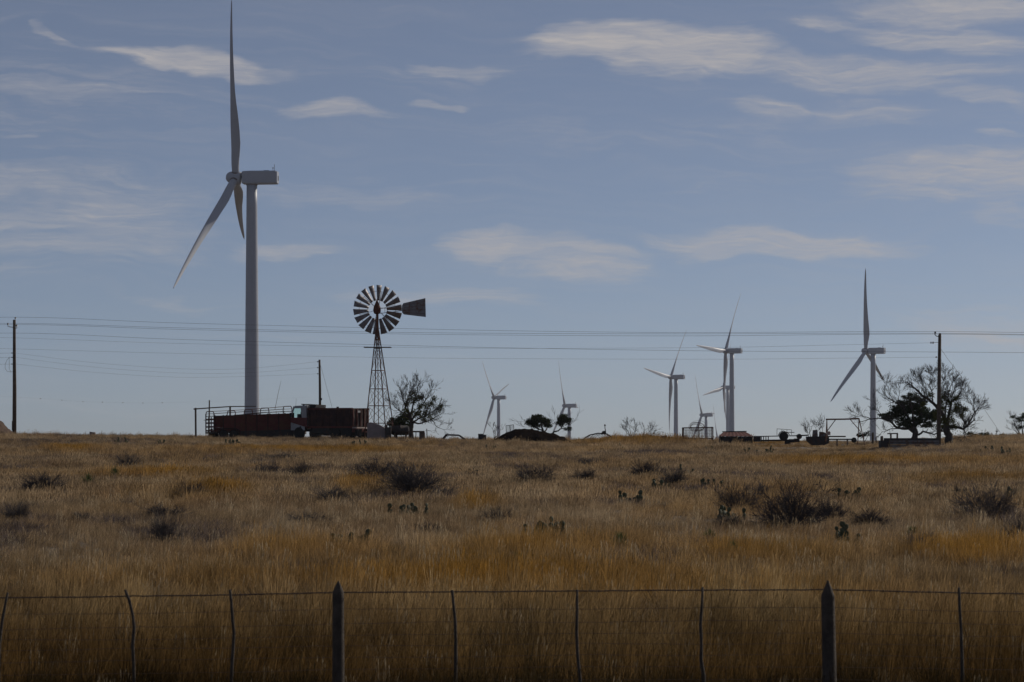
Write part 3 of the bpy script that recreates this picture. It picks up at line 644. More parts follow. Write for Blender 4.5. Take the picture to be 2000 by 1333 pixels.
# mounds
def mound(px, D, prof, depth, mat, name, label, seed):
    L = Loc(px, D); xs = np.linspace(prof[0][0], prof[-1][0], 46); hs = np.interp(xs, [p[0] for p in prof], [p[1] for p in prof])
    mb = MB(); nv = 15
    for i, x in enumerate(xs):
        for j in range(nv):
            q = j / (nv - 1) * 2 - 1; y = q * depth
            zt_ = max(0, CZ + (YH - hs[i]) * L.m - L.o[2])
            nn_ = (mnoise.noise(Vector((x*.09 + seed, y*1.7, 3))) * .17 + mnoise.noise(Vector((x*.3, y*4, seed))) * .06) * min(1, zt_*2)
            mb.v.append((L(x, 0)[0], y, (zt_ + .15) * (1 - q*q) ** .8 - .15 + nn_))
    for i in range(len(xs)-1):
        for j in range(nv-1): mb.f.append((i*nv+j, (i+1)*nv+j, (i+1)*nv+j+1, i*nv+j+1))
    o = mb.build(name, MT[mat], None, True); o.location = L.o; tag(o, label, 'mound'); return o
mound(1020, 217, [(956, 866), (968, 857), (980, 851), (990, 846.5), (1002, 842), (1012, 838.5), (1022, 837.5), (1034, 838.5), (1048, 841.5), (1062, 844), (1080, 848), (1098, 853), (1120, 866)], 2.6, 'soil', 'dirt_mound', 'dark dirt mound on the skyline in front of two small oaks', 1.0)
mound(0, 224, [(-70, 856), (-40, 825), (-15, 820), (0, 822), (7, 829), (10, 835), (18, 840), (24, 851)], 2.6, 'redsoil', 'dirt_mound', 'reddish dirt mound at the left photo edge beside the pole', 7.0)
L = Loc(995, 217.5)
t = thing('mesh_gate', 'small two-pane mesh panel standing on the dirt mound', 'gate', L.o)
for (a, b_) in (((988, 832), (995.5, 831)), ((996, 831), (1003, 830))):
    f = MB(); A, B = L(*a), L(*b_); A2, B2 = L(a[0] + 1, 846), L(b_[0] + 1, 845)
    for p, q in ((A, B), (B, B2), (B2, A2), (A2, A)): f.tube([p, q], .022, 5)
    f.build('frame', MT['iron'], t)
    f = MB()
    for k in range(1, 6):
        s_ = k/6; f.tube([Vector(A).lerp(Vector(B), s_), Vector(A2).lerp(Vector(B2), s_)], .006, 3); f.tube([Vector(A).lerp(Vector(A2), s_), Vector(B).lerp(Vector(B2), s_)], .006, 3)
    f.build('mesh', MT['wire'], t)

# hay rake
L = Loc(1170, 219)
t = thing('hay_rake', 'old dump hay rake with curved tines between oak and bare shrub', 'hay rake', L.o)
MB().tube([L(1139, 860), L(1143, 855), L(1152, 850), L(1168, 846.5), L(1185, 848), L(1195, 854), L(1199, 860)], .045, 7).build('wheel_arc', MT['iron'], t)
for k in range(9):
    x = 1148 + k*5; MB().tube([L(x + 10, 848.5, .2), L(x + 6, 850, .3), L(x + 1, 854, .4), L(x - 1, 861, .5)] if k < 4 else [L(x - 4, 848, .2), L(x - 2, 850, .3), L(x + 3, 854, .4), L(x + 5, 861, .5)], .018, 5).build('tine', MT['rust'], t)
MB().tube([L(1181, 850), L(1183, 843), L(1181.5, 836), L(1181.5, 830)], .03, 6).build('lever', MT['iron'], t)
MB().lathe([(.02, -.08), (.08, 0), (.02, .08)], L(1181.5, 831), 'z', 8).build('lever_knob', MT['iron'], t)
MB().prism([L(1174, 850)[::2], L(1176, 843)[::2], L(1183, 841)[::2], L(1184, 847)[::2]], -.15, .15).build('seat', MT['iron'], t)
L = Loc(1272, 221)
t = thing('plough', 'low dark plough on the skyline right of the bare shrub', 'plough', L.o)
MB().bar(L(1258, 855), L(1286, 853), .10, .09).build('beam', MT['iron'], t)
MB().box(L(1266, 0)[0], L(1275, 0)[0], -.2, .2, L(0, 857)[2], L(0, 850.5)[2]).build('hitch', MT['iron'], t)
for x in (1262, 1278): MB().prism([L(x, 852)[::2], L(x + 4, 862)[::2], L(x - 3, 862)[::2]], -.05, .05).build('share', MT['iron'], t)
MB().tube([L(1284, 853), L(1284.5, 850)], .03, 5).build('lever', MT['iron'], t)
L = Loc(1296, 221)
o = MB().prism([L(1289.5, 862)[::2], L(1290, 853)[::2], L(1302, 850.5)[::2], L(1303, 862)[::2]], -.2, .2).build('engine_block', MT['rust'], bevel=.03); o.location = L.o
tag(o, 'small rusty slanted block on the skyline left of mesh pen', 'engine block')

# mesh pen and coil of wire
L = Loc(1363, 216)
t = thing('mesh_pen', 'rusty wire mesh crate pen standing on golden grass', 'pen', L.o)
y1_ = 1.3
for dy in (0, y1_):
    for (a, b_) in (((1334, 836), (1393, 835)), ((1335, 836), (1335, 862)), ((1392.5, 835), (1392.5, 862)), ((1335, 857), (1392, 857))):
        MB().bar(L(*a, dy), L(*b_, dy), .07).build('frame_bar', MT['rust'], t)
    f = MB(); q = random.Random(4)
    for k in range(30):
        x = 1336 + k * 1.93; f.tube([L(x, 836, dy), L(x + q.uniform(-.8, .8), 846, dy + q.uniform(-.05, .05)), L(x + q.uniform(-.6, .6), 858, dy)], .010, 3)
    for k in range(7): f.tube([L(1335, 838.5 + k*3, dy), L(1392.5, 838 + k*3, dy)], .008, 3)
    f.build('mesh', MT['rust'], t)
for x in (1335, 1392.5): MB().bar(L(x, 836, 0), L(x, 836, y1_), .06).build('frame_bar', MT['rust'], t)
L = Loc(1363, 218.6)
t = thing('wire_coil', 'tangled coil of old wire showing above the mesh pen', 'wire coil', L.o)
for k in range(9):
    a = .26 + .03*(k % 4); cx_, cy_ = 1362 + rng.uniform(-2, 3), 833 + rng.uniform(-3, 4); tl = rng.uniform(-.5, .5)
    MB().tube([(L(cx_, 0)[0] + (a + .25)*math.cos(R(20*j)), .25*math.sin(R(20*j) + tl), L(0, cy_)[2] + a*math.sin(R(20*j)) ) for j in range(19)], .009, 4, False).build('loop', MT['rust'], t)
MB().tube([L(1366, 862), L(1364, 830)], .03, 5).build('stake', MT['wood'], t)

# red-brown low shed
L = Loc(1437, 215)
t = thing('low_shed', 'low shed with red-brown sheet roof half sunk in the grass', 'shed', L.o)
A = [L(1404, 852), L(1415, 844), L(1458, 843), L(1470, 851.5)]
rp = MB(); n_ = 16
for k in range(n_ + 1):
    f_ = k / n_; top = Vector(L(1414 + 43*f_, 844.2 - .8*f_, .7)); bot = Vector(L(1402 + 69*f_, 852.5, -.55)); up_ = .02 * (k % 2)
    rp.v += [tuple(top + Vector((0, 0, up_))), tuple(bot + Vector((0, 0, up_)))]
    rp.v += [tuple(top + Vector((0, 0, up_ - .03))), tuple(bot + Vector((0, 0, up_ - .03)))]
for k in range(n_): rp.f += [(4*k, 4*k+1, 4*k+5, 4*k+4), (4*k+2, 4*k+6, 4*k+7, 4*k+3), (4*k+1, 4*k+3, 4*k+7, 4*k+5), (4*k, 4*k+4, 4*k+6, 4*k+2)]
rp.f += [(0, 2, 3, 1), (4*n_, 4*n_+1, 4*n_+3, 4*n_+2)]
rp.build('roof', MT['redroof'], t)
MB().bar(L(1412, 843.6, .72), L(1460, 842.8, .72), .10, .07).build('ridge_cap', MT['iron'], t)
MB().box(L(1406, 0)[0], L(1468, 0)[0], -.4, .9, -.2, L(0, 853.2)[2]).build('wall', MT['iron'], t)
for x in (1406, 1438, 1468): MB().box(L(x - 1, 0)[0], L(x + 1, 0)[0], -.5, -.42, -.1, L(0, 852.6)[2]).build('post', MT['wood'], t)

# flatbed hay trailer on a spoked wheel
b0 = place(1500, 866); L = Loc(1512, min(b0[1], 214))
t = thing('flatbed_trailer', 'dark old flatbed trailer with an upright wheel and thin rail', 'trailer', L.o)
MB().bar(L(1472, 853), L(1556, 851.5), .5, .07).build('deck', MT['iron'], t)
MB().bar(L(1474, 861), L(1552, 860), .12, .12).build('chassis_rail', MT['iron'], t)
for x in (1475, 1480, 1487, 1491.5, 1496, 1500.5): MB().tube([L(x, 863), L(x, 852)], .06 if x < 1482 else .035, 6).build('stake', MT['iron'], t)
MB().box(L(1472, 0)[0], L(1485, 0)[0], -.35, .35, L(0, 863)[2], L(0, 853.5)[2]).build('tool_box', MT['iron'], t)
add_wheel(t, L(1529.5, 852.5, -.45), 9.0 * L.m, .22, 'galv')
MB().tube([L(1519, 851, -.45), L(1522, 845, -.45), L(1529, 842.2, -.45), L(1537, 845.5, -.45), L(1541, 850, -.45)], .03, 6).build('fender', MT['iron'], t)
for a, b_ in (((1517.5, 851), (1517.5, 838)), ((1517.5, 838), (1546, 840)), ((1546, 840), (1546, 850)), ((1527, 838.6), (1527, 845)), ((1537, 839.4), (1537, 846))):
    MB().tube([L(*a), L(*b_)], .018, 5).build('rail', MT['iron'], t)
MB().bar(L(1536, 845), L(1551, 845), .3, .05).build('rack', MT['iron'], t)
for x, y in ((1556, 860), (1538, 864), (1546, 861)): MB().box(L(x - 5, 0)[0], L(x + 5, 0)[0], -.3, .2, L(0, y + 4)[2], L(0, y - 3)[2]).build('spring_hanger', MT['iron'], t)
# grain bin / combine header with two upright panels
b0 = place(1600, 870); L = Loc(1595, min(b0[1], 212))
t = thing('implement_frame', 'dark farm implement with two upright sheet panels left of swing frame', 'implement', L.o)
MB().prism([L(1575, 853)[::2], L(1618, 853)[::2], L(1618, 866)[::2], L(1608, 870)[::2], L(1586, 870)[::2], L(1576, 862)[::2]], -.5, .5).build('hopper', MT['iron'], t)
MB().bar(L(1555, 851.5), L(1578, 850.5), .12, .10).build('drawbar', MT['iron'], t)
MB().prism([L(1586, 854)[::2], L(1587.5, 840.5)[::2], L(1596.5, 840)[::2], L(1597.5, 854)[::2]], -.06, .0).build('sheet_panel', MT['steel'], t)
MB().prism([L(1599.5, 854)[::2], L(1600.5, 843.5)[::2], L(1610, 844.5)[::2], L(1617, 849)[::2], L(1618, 854)[::2]], .1, .16).build('sheet_panel', MT['steel'], t)
MB().bar(L(1610, 853), L(1651, 853), .6, .10).build('table', MT['wood'], t)
MB().bar(L(1618, 858.5), L(1668, 858.5), .10, .10).build('lower_beam', MT['iron'], t)
for x in (1635, 1655): MB().tube([L(x, 876), L(x, 858)], .055, 6).build('leg', MT['wood'], t)
MB().lathe([(.2, -.1), (.2, .1)], L(1561, 853), 'y', 14).build('drum', MT['iron'], t)
L3 = Loc(1619, 209)
o = MB()
for k in range(26):
    a = [Vector(L3(1614.5 + 8*rng.random(), 842 + 9*rng.random(), rng.uniform(-.12, .12))) for _ in range(3)]
    o.add(a, [(0, 1, 2)])
o = o.build('torn_sack', MT['canvas']); so = o.modifiers.new('cloth', 'SOLIDIFY'); so.thickness = .01
o.location = L3.o; tag(o, 'torn pale sack snagged on the left leg of the swing frame', 'sack')
# swing frame
b0 = place(1650, 872); L = Loc(1650, min(b0[1], 209))
t = thing('swing_frame', 'rusty A-frame hoist of steel pipe left of the right turbine', 'swing frame', L.o)
MB().tube([L(1613, 819.5), L(1648, 819.2), L(1678.5, 818)], .055, 8).build('top_beam', MT['rust'], t)
for a, b_ in (((1615, 820, 0), (1611, 862, -.6)), ((1615, 820, 0), (1618, 856, .7)), ((1678, 818.5, 0), (1677, 868, .6)), ((1678, 818.5, 0), (1687, 870, -.6))):
    MB().tube([L(*a), L(*b_)], .035, 6).build('leg', MT['rust'], t)
MB().tube([L(1632, 820), L(1615, 843)], .03, 6).build('brace', MT['rust'], t)
MB().tube([L(1660, 819), L(1679, 841), L(1681, 845)], .03, 6).build('brace', MT['rust'], t)
L = Loc(1668, 212)
t = thing('old_tyre', 'black tyre half sunk in grass under the swing frame', 'tyre', L.o); add_wheel(t, L(1668, 860), 5.2 * L.m, .2, 'iron')
# posts
for (x, yt, yb, rr_, lab) in ((1704.5, 845, 864, .09, 'thick dark post stub in front of the right turbine tower foot'), (1711, 854, 866, .05, 'short thin stub right of the thick dark post stub'),
                              (1722, 852, 872, .12, 'squat dark gate post at the left end of the trough')):
    b0 = place(x, yb); L = Loc(x, b0[1]); o = MB().tube([L(x, yb + 6), L(x + .3, yt + 2), L(x, yt)], [rr_, rr_*.95, rr_*.7], 8).build('post_stub', MT['wood']); o.location = L.o
    tag(o, lab, 'post')
# trough under the trees
b0 = place(1780, 873); L = Loc(1780, b0[1])
t = thing('feed_trough', 'long dark feed trough in front of the big tree trunks', 'trough', L.o)
for k in range(3): MB().bar(L(1735, 871.5 - k*4.6, -.3), L(1836, 871.5 - k*4.6, -.3), .05, .125).build('plank', MT['steel'], t)
MB().bar(L(1728, 862, .5), L(1834, 862, .5), .05, .4).build('back_wall', MT['iron'], t)
for x in (1736, 1770, 1803, 1834): MB().box(L(x - 1.2, 0)[0], L(x + 1.2, 0)[0], -.36, -.33, -.1, L(0, 859)[2]).build('stake', MT['wood'], t)
MB().box(L(1718, 0)[0], L(1734, 0)[0], -.4, .5, -.1, L(0, 861)[2]).build('end_box', MT['iron'], t)
L = Loc(1744, b0[1] + 4)
t = thing('rail_stand', 'small dark rail stand behind the feed trough left of tree trunk', 'stand', L.o)
MB().bar(L(1733, 847.5), L(1754, 847), .08).build('top_rail', MT['wood'], t)
for x in (1740, 1752.5): MB().tube([L(x, 866), L(x, 847)], .06, 6).build('leg', MT['wood'], t)
# flat stone on the left skyline
L = Loc(180, 224); o = MB().prism([L(175, 850)[::2], L(175.5, 843.5)[::2], L(186, 845)[::2], L(187, 850)[::2]], -.2, .2).build('flat_stone', MT['concrete'], bevel=.03); o.location = L.o
tag(o, 'small flat stone on the skyline right of the left pole', 'stone')
# ------------------------------------------------------------------ trees
def grow(mb, p, d, ln, r, depth, q, up=.15, spread=.7, nseg=3, kids=(2, 3), minr=.006, tips=None):
    pts = [p.copy()]; rs = [r]; dd_ = d.normalized()
    for i in range(nseg):
        dd_ = (dd_ + Vector((q.gauss(0, .17), q.gauss(0, .17), q.gauss(0, .14) + up*.25))).normalized()
        p = p + dd_ * (ln / nseg); pts.append(p.copy()); rs.append(max(minr*.6, r * (1 - .55*(i+1)/nseg)))
    mb.tube(pts, rs, 5 if r > .04 else 3, False)
    if tips is not None and depth <= 1: tips.append(p.copy())
    if depth <= 0: return
    for k in range(q.randint(*kids)):
        f = q.uniform(.35, 1.0); i = min(int(f*nseg), nseg-1); b = pts[i].lerp(pts[i+1], f*nseg - i)
        ax = Vector((q.gauss(0, 1), q.gauss(0, 1), q.gauss(0, 1))).cross(dd_).normalized()
        nd_ = (dd_ + ax * q.uniform(.5, 1.0)*spread + Vector((0, 0, up))).normalized()
        grow(mb, b, nd_, ln*q.uniform(.55, .8), max(minr, rs[i]*q.uniform(.5, .7)), depth-1, q, up, spread, nseg, kids, minr, tips)
    grow(mb, pts[-1], dd_, ln*.7, max(minr, rs[-1]), depth-1, q, up, spread, nseg, kids, minr, tips)
def leaves(mb, c, rad, n, size, q, hollow=.35):
    for _ in range(n):
        v = Vector((q.gauss(0, 1), q.gauss(0, 1), q.gauss(0, 1))).normalized() * (hollow + (1-hollow)*q.random()**.6)
        p = Vector(c) + Vector((v.x*rad[0], v.y*rad[1], v.z*rad[2]))
        a = Vector((q.gauss(0, 1), q.gauss(0, 1), q.gauss(0, 1))).normalized(); b = a.orthogonal().normalized()
        s = size*q.uniform(.6, 1.3); mb.add([p - a*s, p + b*s*.45, p + a*s, p - b*s*.45], [(0, 1, 2, 3)])
def mist_clump(mb, c, r, q):
    for _ in range(int(520*r) + 30):
        v = Vector((q.gauss(0, .45), q.gauss(0, .45), q.gauss(0, .45))) * r; p = Vector(c) + v
        a = (v.normalized() + Vector((q.gauss(0, .5), q.gauss(0, .5), q.gauss(0, .5)))).normalized(); b = a.orthogonal().normalized(); s = q.uniform(.05, .10)
        mb.add([p - a*s, p + b*s*.35, p + a*s, p - b*s*.35], [(0, 1, 2, 3)])
def limb(mb, L, pts, r0, r1, q, dmax=1.2, d0=0.0):
    n = len(pts); dy = d0; out = []; d1 = q.uniform(-dmax, dmax)
    for i, (x, y) in enumerate(pts): out.append(Vector(L(x, y, d0 + (d1-d0)*(i/(n-1)))))
    f = []                                     # smooth
    for i in range(n-1):
        for k in range(3): f.append(out[i].lerp(out[i+1], k/3) + Vector((q.gauss(0, .02), q.gauss(0, .02), q.gauss(0, .02))))
    f.append(out[-1]); rs = [r0 + (r1-r0)*(i/(len(f)-1))**.8 for i in range(len(f))]
    mb.tube(f, rs, 7 if r0 > .08 else 5, False); return f, rs
def twigs_on(mb, f, rs, n, q, ln=(.5, 1.1), depth=2, up=.25, start=.3, tips=None, spread=.8, kids=(1, 3)):
    for _ in range(n):
        i = int(len(f)*q.uniform(start, .98)); i = min(max(i, 1), len(f)-2); t_ = (f[i+1]-f[i-1]).normalized()
        ax = Vector((q.gauss(0, 1), q.gauss(0, 1), q.gauss(0, .8))).cross(t_).normalized()
        grow(mb, f[i], (t_*.6 + ax*.8 + Vector((0, 0, up))).normalized(), q.uniform(*ln), min(rs[i]*.5, .03), depth, q, up, spread, 3, kids, .010, tips)
def tree(name, label, px, py, D, limbs, trunk=None, ntw=8, seed=1, crown=(), mist=(), leafm='leaf', lsize=.09, twig_ln=(.5, 1.1), up=.25, tdepth=2, cat='tree', kids=(1, 3)):
    q = random.Random(seed); L = Loc(px, D); t = thing(name, label, cat, L.o)
    tr, tw = MB(), MB()
    for (pts, r0, r1, k) in limbs:
        f, rs = limb(tr, L, pts, r0, r1, q, 1.3 if r0 < .2 else .25)
        if k: twigs_on(tw, f, rs, int(k*ntw), q, twig_ln, tdepth, up, kids=kids)
    tr.build('trunk', MT['bark'], t, True)
    if tw.v: tw.build('branches', MT['twig'] if not crown or leafm != 'leaf2' else MT['bark'], t)
    if crown:
        cm = MB()
        for (x, y, rx, ry, n) in crown:
            for _ in range(max(4, int(n/(16 if leafm == 'leaf2' else 24)))):              # many small sprays inside each bough
                v = Vector((q.gauss(0, 1), q.gauss(0, 1), q.gauss(0, 1))).normalized()*q.random()**.5*.85; c = Vector(L(x + v.x*rx, y + v.z*ry, v.y*rx*L.m + q.uniform(-.3, .3)))
                s_ = q.uniform(.10, .24); leaves(cm, c, (s_*1.5, s_*1.5, s_*.8), 24, lsize, q, .2)
        cm.build('crown', MT[leafm], t)
    for (x, y, rr) in mist:
        cm = MB(); mist_clump(cm, L(x, y, q.uniform(-.8, .6)), rr*L.m*1.25, q); cm.build('mistletoe_clump', MT['mist'], t)
    return t
# mesquite behind the windmill
tree('mesquite_tree', 'bare mesquite tree with mistletoe clumps right of the farm windmill', 806, 845, 223,
     [([(803, 858), (803, 838), (804, 826), (801, 814), (796, 800)], .24, .10, 0), ([(804, 827), (797, 810), (790, 790), (783, 770), (778, 752)], .10, .015, 1.2),
      ([(801, 816), (806, 796), (812, 776), (818, 756), (822, 744)], .09, .012, 1.4), ([(803, 822), (815, 805), (828, 788), (840, 768), (846, 755)], .09, .012, 1.3),
      ([(804, 828), (818, 818), (834, 812), (852, 800), (866, 790)], .085, .012, 1.2), ([(806, 826), (822, 828), (838, 822), (856, 812), (868, 806)], .08, .012, 1.0),
      ([(801, 812), (795, 790), (800, 768), (803, 748)], .07, .012, 1.3), ([(845, 822), (852, 834), (866, 840), (878, 839)], .03, .008, .5), ([(798, 816), (785, 806), (772, 796), (764, 782)], .07, .012, 1.1)],
     ntw=21, seed=5, mist=[(806, 768, 6), (834, 795, 7), (848, 780, 5), (800, 812, 8), (820, 810, 7), (803, 782, 8), (813, 779, 6), (843, 789, 5), (856, 800, 7), (838, 813, 9), (795, 790, 4), (830, 808, 5), (861, 794, 4), (820, 795, 6), (812, 806, 7), (822, 776, 5), (828, 820, 6), (792, 802, 6)], twig_ln=(.32, .62))
tree('evergreen_bush', 'dense dark evergreen bush behind the windmill tower legs', 775, 850, 224.5,
     [([(775, 860), (774, 835), (770, 820)], .09, .04, 0), ([(776, 845), (785, 825), (790, 812)], .08, .03, 0)], ntw=3, seed=8,
     crown=[(772, 826, 20, 14, 1100), (760, 836, 14, 10, 500), (788, 818, 16, 15, 900), (792, 832, 16, 14, 800), (778, 840, 24, 10, 700)], cat='bush')
# two small oaks on the mound
tree('oak_tree', 'small round oak just right of the top of dirt mound', 1060, 850, 219,
     [([(1062, 853), (1062, 845), (1058, 836), (1056, 828)], .12, .05, 0), ([(1062, 846), (1068, 838), (1072, 830)], .07, .03, .3), ([(1061, 843), (1050, 836), (1040, 828), (1035, 822)], .06, .02, .3), ([(1052, 840), (1046, 836), (1038, 833)], .05, .02, .3), ([(1070, 835), (1078, 824), (1086, 818)], .02, .006, .5)],
     ntw=5, seed=3, crown=[(1036, 825, 9, 8, 420), (1046, 819, 9, 8, 450), (1056, 820, 10, 9, 520), (1066, 824, 10, 9, 520), (1046, 830, 11, 6, 300), (1070, 832, 7, 5, 160), (1053, 814, 5, 4, 120)], leafm='leaf2', lsize=.075)
tree('oak_tree', 'small leaning oak with crooked trunk right of the dirt mound', 1080, 853, 218.5,
     [([(1073, 854), (1080, 846), (1084, 843), (1090, 842), (1095, 838), (1100, 830), (1103, 824)], .075, .035, 0), ([(1096, 837), (1104, 838), (1112, 838)], .035, .015, .4), ([(1101, 829), (1092, 824), (1090, 818)], .03, .01, .4)],
     ntw=5, seed=13, crown=[(1097, 820, 9, 9, 460), (1107, 822, 8, 8, 380), (1094, 828, 6, 5, 160), (1109, 838, 7, 3, 130), (1101, 814, 6, 4, 160)], leafm='leaf2', lsize=.075)
# two big trees on the right
bA = place(1783, 862); bB = place(1852, 870)
tree('live_oak', 'big evergreen tree with long bare left limbs behind the trough', 1783, 862, bA[1],
     [([(1783, 874), (1785, 858), (1788, 845), (1785, 838), (1778, 833)], .30, .16, 0), ([(1788, 846), (1776, 838), (1762, 838), (1748, 834), (1738, 824), (1728, 819), (1712, 817), (1692, 820), (1672, 827)], .15, .02, 1.2),
      ([(1700, 818), (1686, 814), (1675, 811), (1660, 801)], .04, .008, 1.2), ([(1755, 838), (1740, 838), (1732, 842), (1722, 845)], .05, .012, .5),
      ([(1783, 838), (1772, 815), (1762, 795), (1745, 786), (1730, 778), (1718, 762)], .13, .012, 1.5), ([(1784, 838), (1782, 812), (1776, 790), (1770, 770)], .12, .02, .6),
      ([(1786, 840), (1796, 815), (1800, 795), (1806, 775)], .12, .03, .6), ([(1788, 850), (1796, 848), (1803, 843), (1815, 846), (1822, 850), (1828, 846)], .10, .04, .6),
      ([(1728, 819), (1718, 806), (1708, 797), (1703, 780)], .04, .008, 1.0), ([(1745, 787), (1740, 770), (1735, 752), (1733, 744)], .04, .008, 1.2), ([(1752, 790), (1755, 770), (1754, 755)], .03, .008, .9)],
     ntw=16, seed=21, twig_ln=(.30, .6),
     crown=[(1728, 812, 12, 7, 420), (1748, 797, 13, 8, 520), (1758, 788, 10, 7, 320), (1840, 834, 12, 7, 350), (1815, 830, 14, 8, 500), (1745, 812, 16, 10, 900), (1760, 806, 18, 14, 1400), (1775, 796, 18, 15, 1500), (1790, 800, 18, 16, 1500), (1805, 808, 18, 14, 1300), (1820, 815, 16, 13, 1000), (1770, 822, 22, 12, 1200), (1795, 824, 22, 12, 1200),
            (1786, 777, 14, 10, 600), (1800, 785, 12, 10, 500), (1770, 782, 9, 8, 300), (1734, 818, 9, 7, 280), (1828, 806, 10, 8, 350), (1776, 832, 14, 6, 350), (1762, 830, 12, 6, 300), (1779, 770, 6, 4, 110), (1768, 776, 5, 4, 90), (1836, 822, 8, 9, 300)], lsize=.085)
tree('mesquite_tree', 'big half-bare tree with mistletoe right of the utility pole', 1852, 870, bB[1],
     [([(1852, 884), (1854, 866), (1853, 850), (1848, 838), (1850, 822)], .34, .20, 0), ([(1849, 836), (1842, 812), (1830, 796), (1822, 788), (1808, 778), (1796, 770), (1786, 760), (1776, 753), (1769, 746)], .16, .03, 1.2),
      ([(1850, 824), (1855, 806), (1858, 786), (1868, 780), (1876, 770), (1882, 758)], .12, .014, 1.5), ([(1857, 792), (1860, 775), (1866, 762), (1872, 750), (1879, 745)], .05, .01, 1.2),
      ([(1855, 834), (1868, 834), (1882, 837), (1890, 834), (1898, 827), (1908, 820)], .13, .03, 1.4), ([(1888, 834), (1896, 820), (1903, 808), (1911, 798), (1916, 790)], .07, .02, 1.3),
      ([(1885, 828), (1876, 815), (1870, 806)], .05, .02, .6), ([(1776, 753), (1774, 748), (1771, 745)], .02, .008, .3), ([(1855, 860), (1862, 858), (1867, 857)], .10, .06, 0),
      ([(1845, 830), (1838, 845), (1836, 852)], .06, .03, .3), ([(1850, 845), (1840, 842), (1836, 840)], .08, .03, 0), ([(1822, 788), (1822, 770), (1818, 752), (1826, 735), (1826, 724)], .05, .008, 1.7),
      ([(1812, 780), (1806, 760), (1795, 745), (1790, 735)], .04, .008, 1.7), ([(1846, 820), (1846, 795), (1850, 772), (1853, 755), (1858, 742)], .07, .01, 1.3), ([(1836, 802), (1838, 780), (1840, 758), (1848, 738), (1852, 728)], .05, .008, 1.5),
      ([(1882, 838), (1884, 848), (1878, 856)], .05, .015, 1.0), ([(1904, 806), (1900, 795), (1898, 782), (1890, 772)], .03, .008, 1.0)],
     ntw=20, seed=33, twig_ln=(.28, .55), mist=[(1862, 832, 9), (1874, 804, 8), (1838, 796, 8), (1886, 800, 5), (1850, 771, 8), (1843, 778, 7), (1815, 771, 7), (1870, 792, 7), (1866, 800, 6), (1852, 786, 7), (1842, 822, 8), (1848, 830, 7), (1806, 790, 5), (1836, 786, 5), (1858, 806, 7), (1860, 820, 7), (1846, 800, 8), (1880, 812, 5), (1866, 778, 6), (1832, 812, 7)])
# bare skyline shrubs
def bare(label, px, py, D, stems, seed, ln=(.25, .6), ntw=5, td=2, name='bare_shrub'):
    return tree(name, label, px, py, D, [(s, .035, .006, 1) for s in stems], ntw=ntw, seed=seed, twig_ln=ln, tdepth=td, cat='shrub')
bare('tiny leafless shrub at the left foot of the dirt mound', 966, 856, 221, [[(966, 860), (965, 846), (960, 836)], [(966, 858), (968, 844), (970, 832)], [(967, 856), (974, 846), (979, 838)]], 41, (.2, .4), 4)
bare('leafless shrub on the skyline right of the hay rake', 1238, 858, 221, [[(1232, 862), (1228, 846), (1220, 832)], [(1232, 862), (1232, 844), (1226, 828)], [(1234, 860), (1240, 845), (1242, 832)], [(1252, 860), (1256, 848), (1258, 836)], [(1261, 860), (1266, 846), (1274, 836)], [(1262, 858), (1270, 848), (1277, 845)]], 42, (.3, .6), 7)
bare('wispy leafless shrub behind the implement with upright panels', 1585, 856, 216, [[(1582, 860), (1576, 846), (1568, 836)], [(1583, 858), (1580, 842), (1578, 832)], [(1590, 858), (1592, 842), (1590, 832)], [(1600, 858), (1602, 842), (1600, 828)], [(1604, 858), (1607, 840), (1606, 830)]], 43, (.3, .6), 5)
tree('scrub_bush', 'small leafy scrub under the right end of swing frame', 1690, 860, 222, [([(1688, 864), (1687, 856), (1685, 850)], .04, .02, .5), ([(1689, 862), (1693, 852)], .03, .01, .5)], ntw=4, seed=51,
     crown=[(1686, 851, 6, 3.5, 90), (1692, 848, 5, 4, 80), (1678, 850, 4, 2, 40)], cat='bush', twig_ln=(.2, .35))
tree('scrub_tree', 'leafy shrub tree cut off by the right photo edge', 1992, 852, 224, [([(1996, 862), (1992, 846), (1986, 832), (1984, 820)], .08, .02, 1.2), ([(1998, 856), (1998, 838), (1995, 820)], .08, .02, 1.2), ([(1994, 852), (1984, 844), (1975, 836)], .05, .01, 1.2), ([(2004, 862), (2006, 840), (2008, 822)], .08, .02, 1.2)], ntw=7, seed=52,
     crown=[(1990, 820, 9, 5, 130), (1980, 815, 6, 4, 60), (2000, 815, 10, 8, 260), (2006, 830, 9, 10, 260), (1994, 835, 8, 6, 110)], leafm='leaf2', lsize=.07, twig_ln=(.3, .6))
for k, (x, lab) in enumerate(((1895, 'low dark scrub on the skyline just right of the half-bare tree'), (1920, 'low dark scrub hump where the guy wire meets the skyline'), (1948, 'low dark scrub nearest the right edge shrub tree'))):
    tree('skyline_scrub', lab, x, 852, 226, [([(x, 858), (x, 850), (x + 2, 846)], .03, .01, 1)], ntw=3, seed=60 + k, crown=[(x, 850, 11, 4.5, 130), (x + 8, 851, 8, 3.5, 80)], cat='bush', twig_ln=(.2, .3))

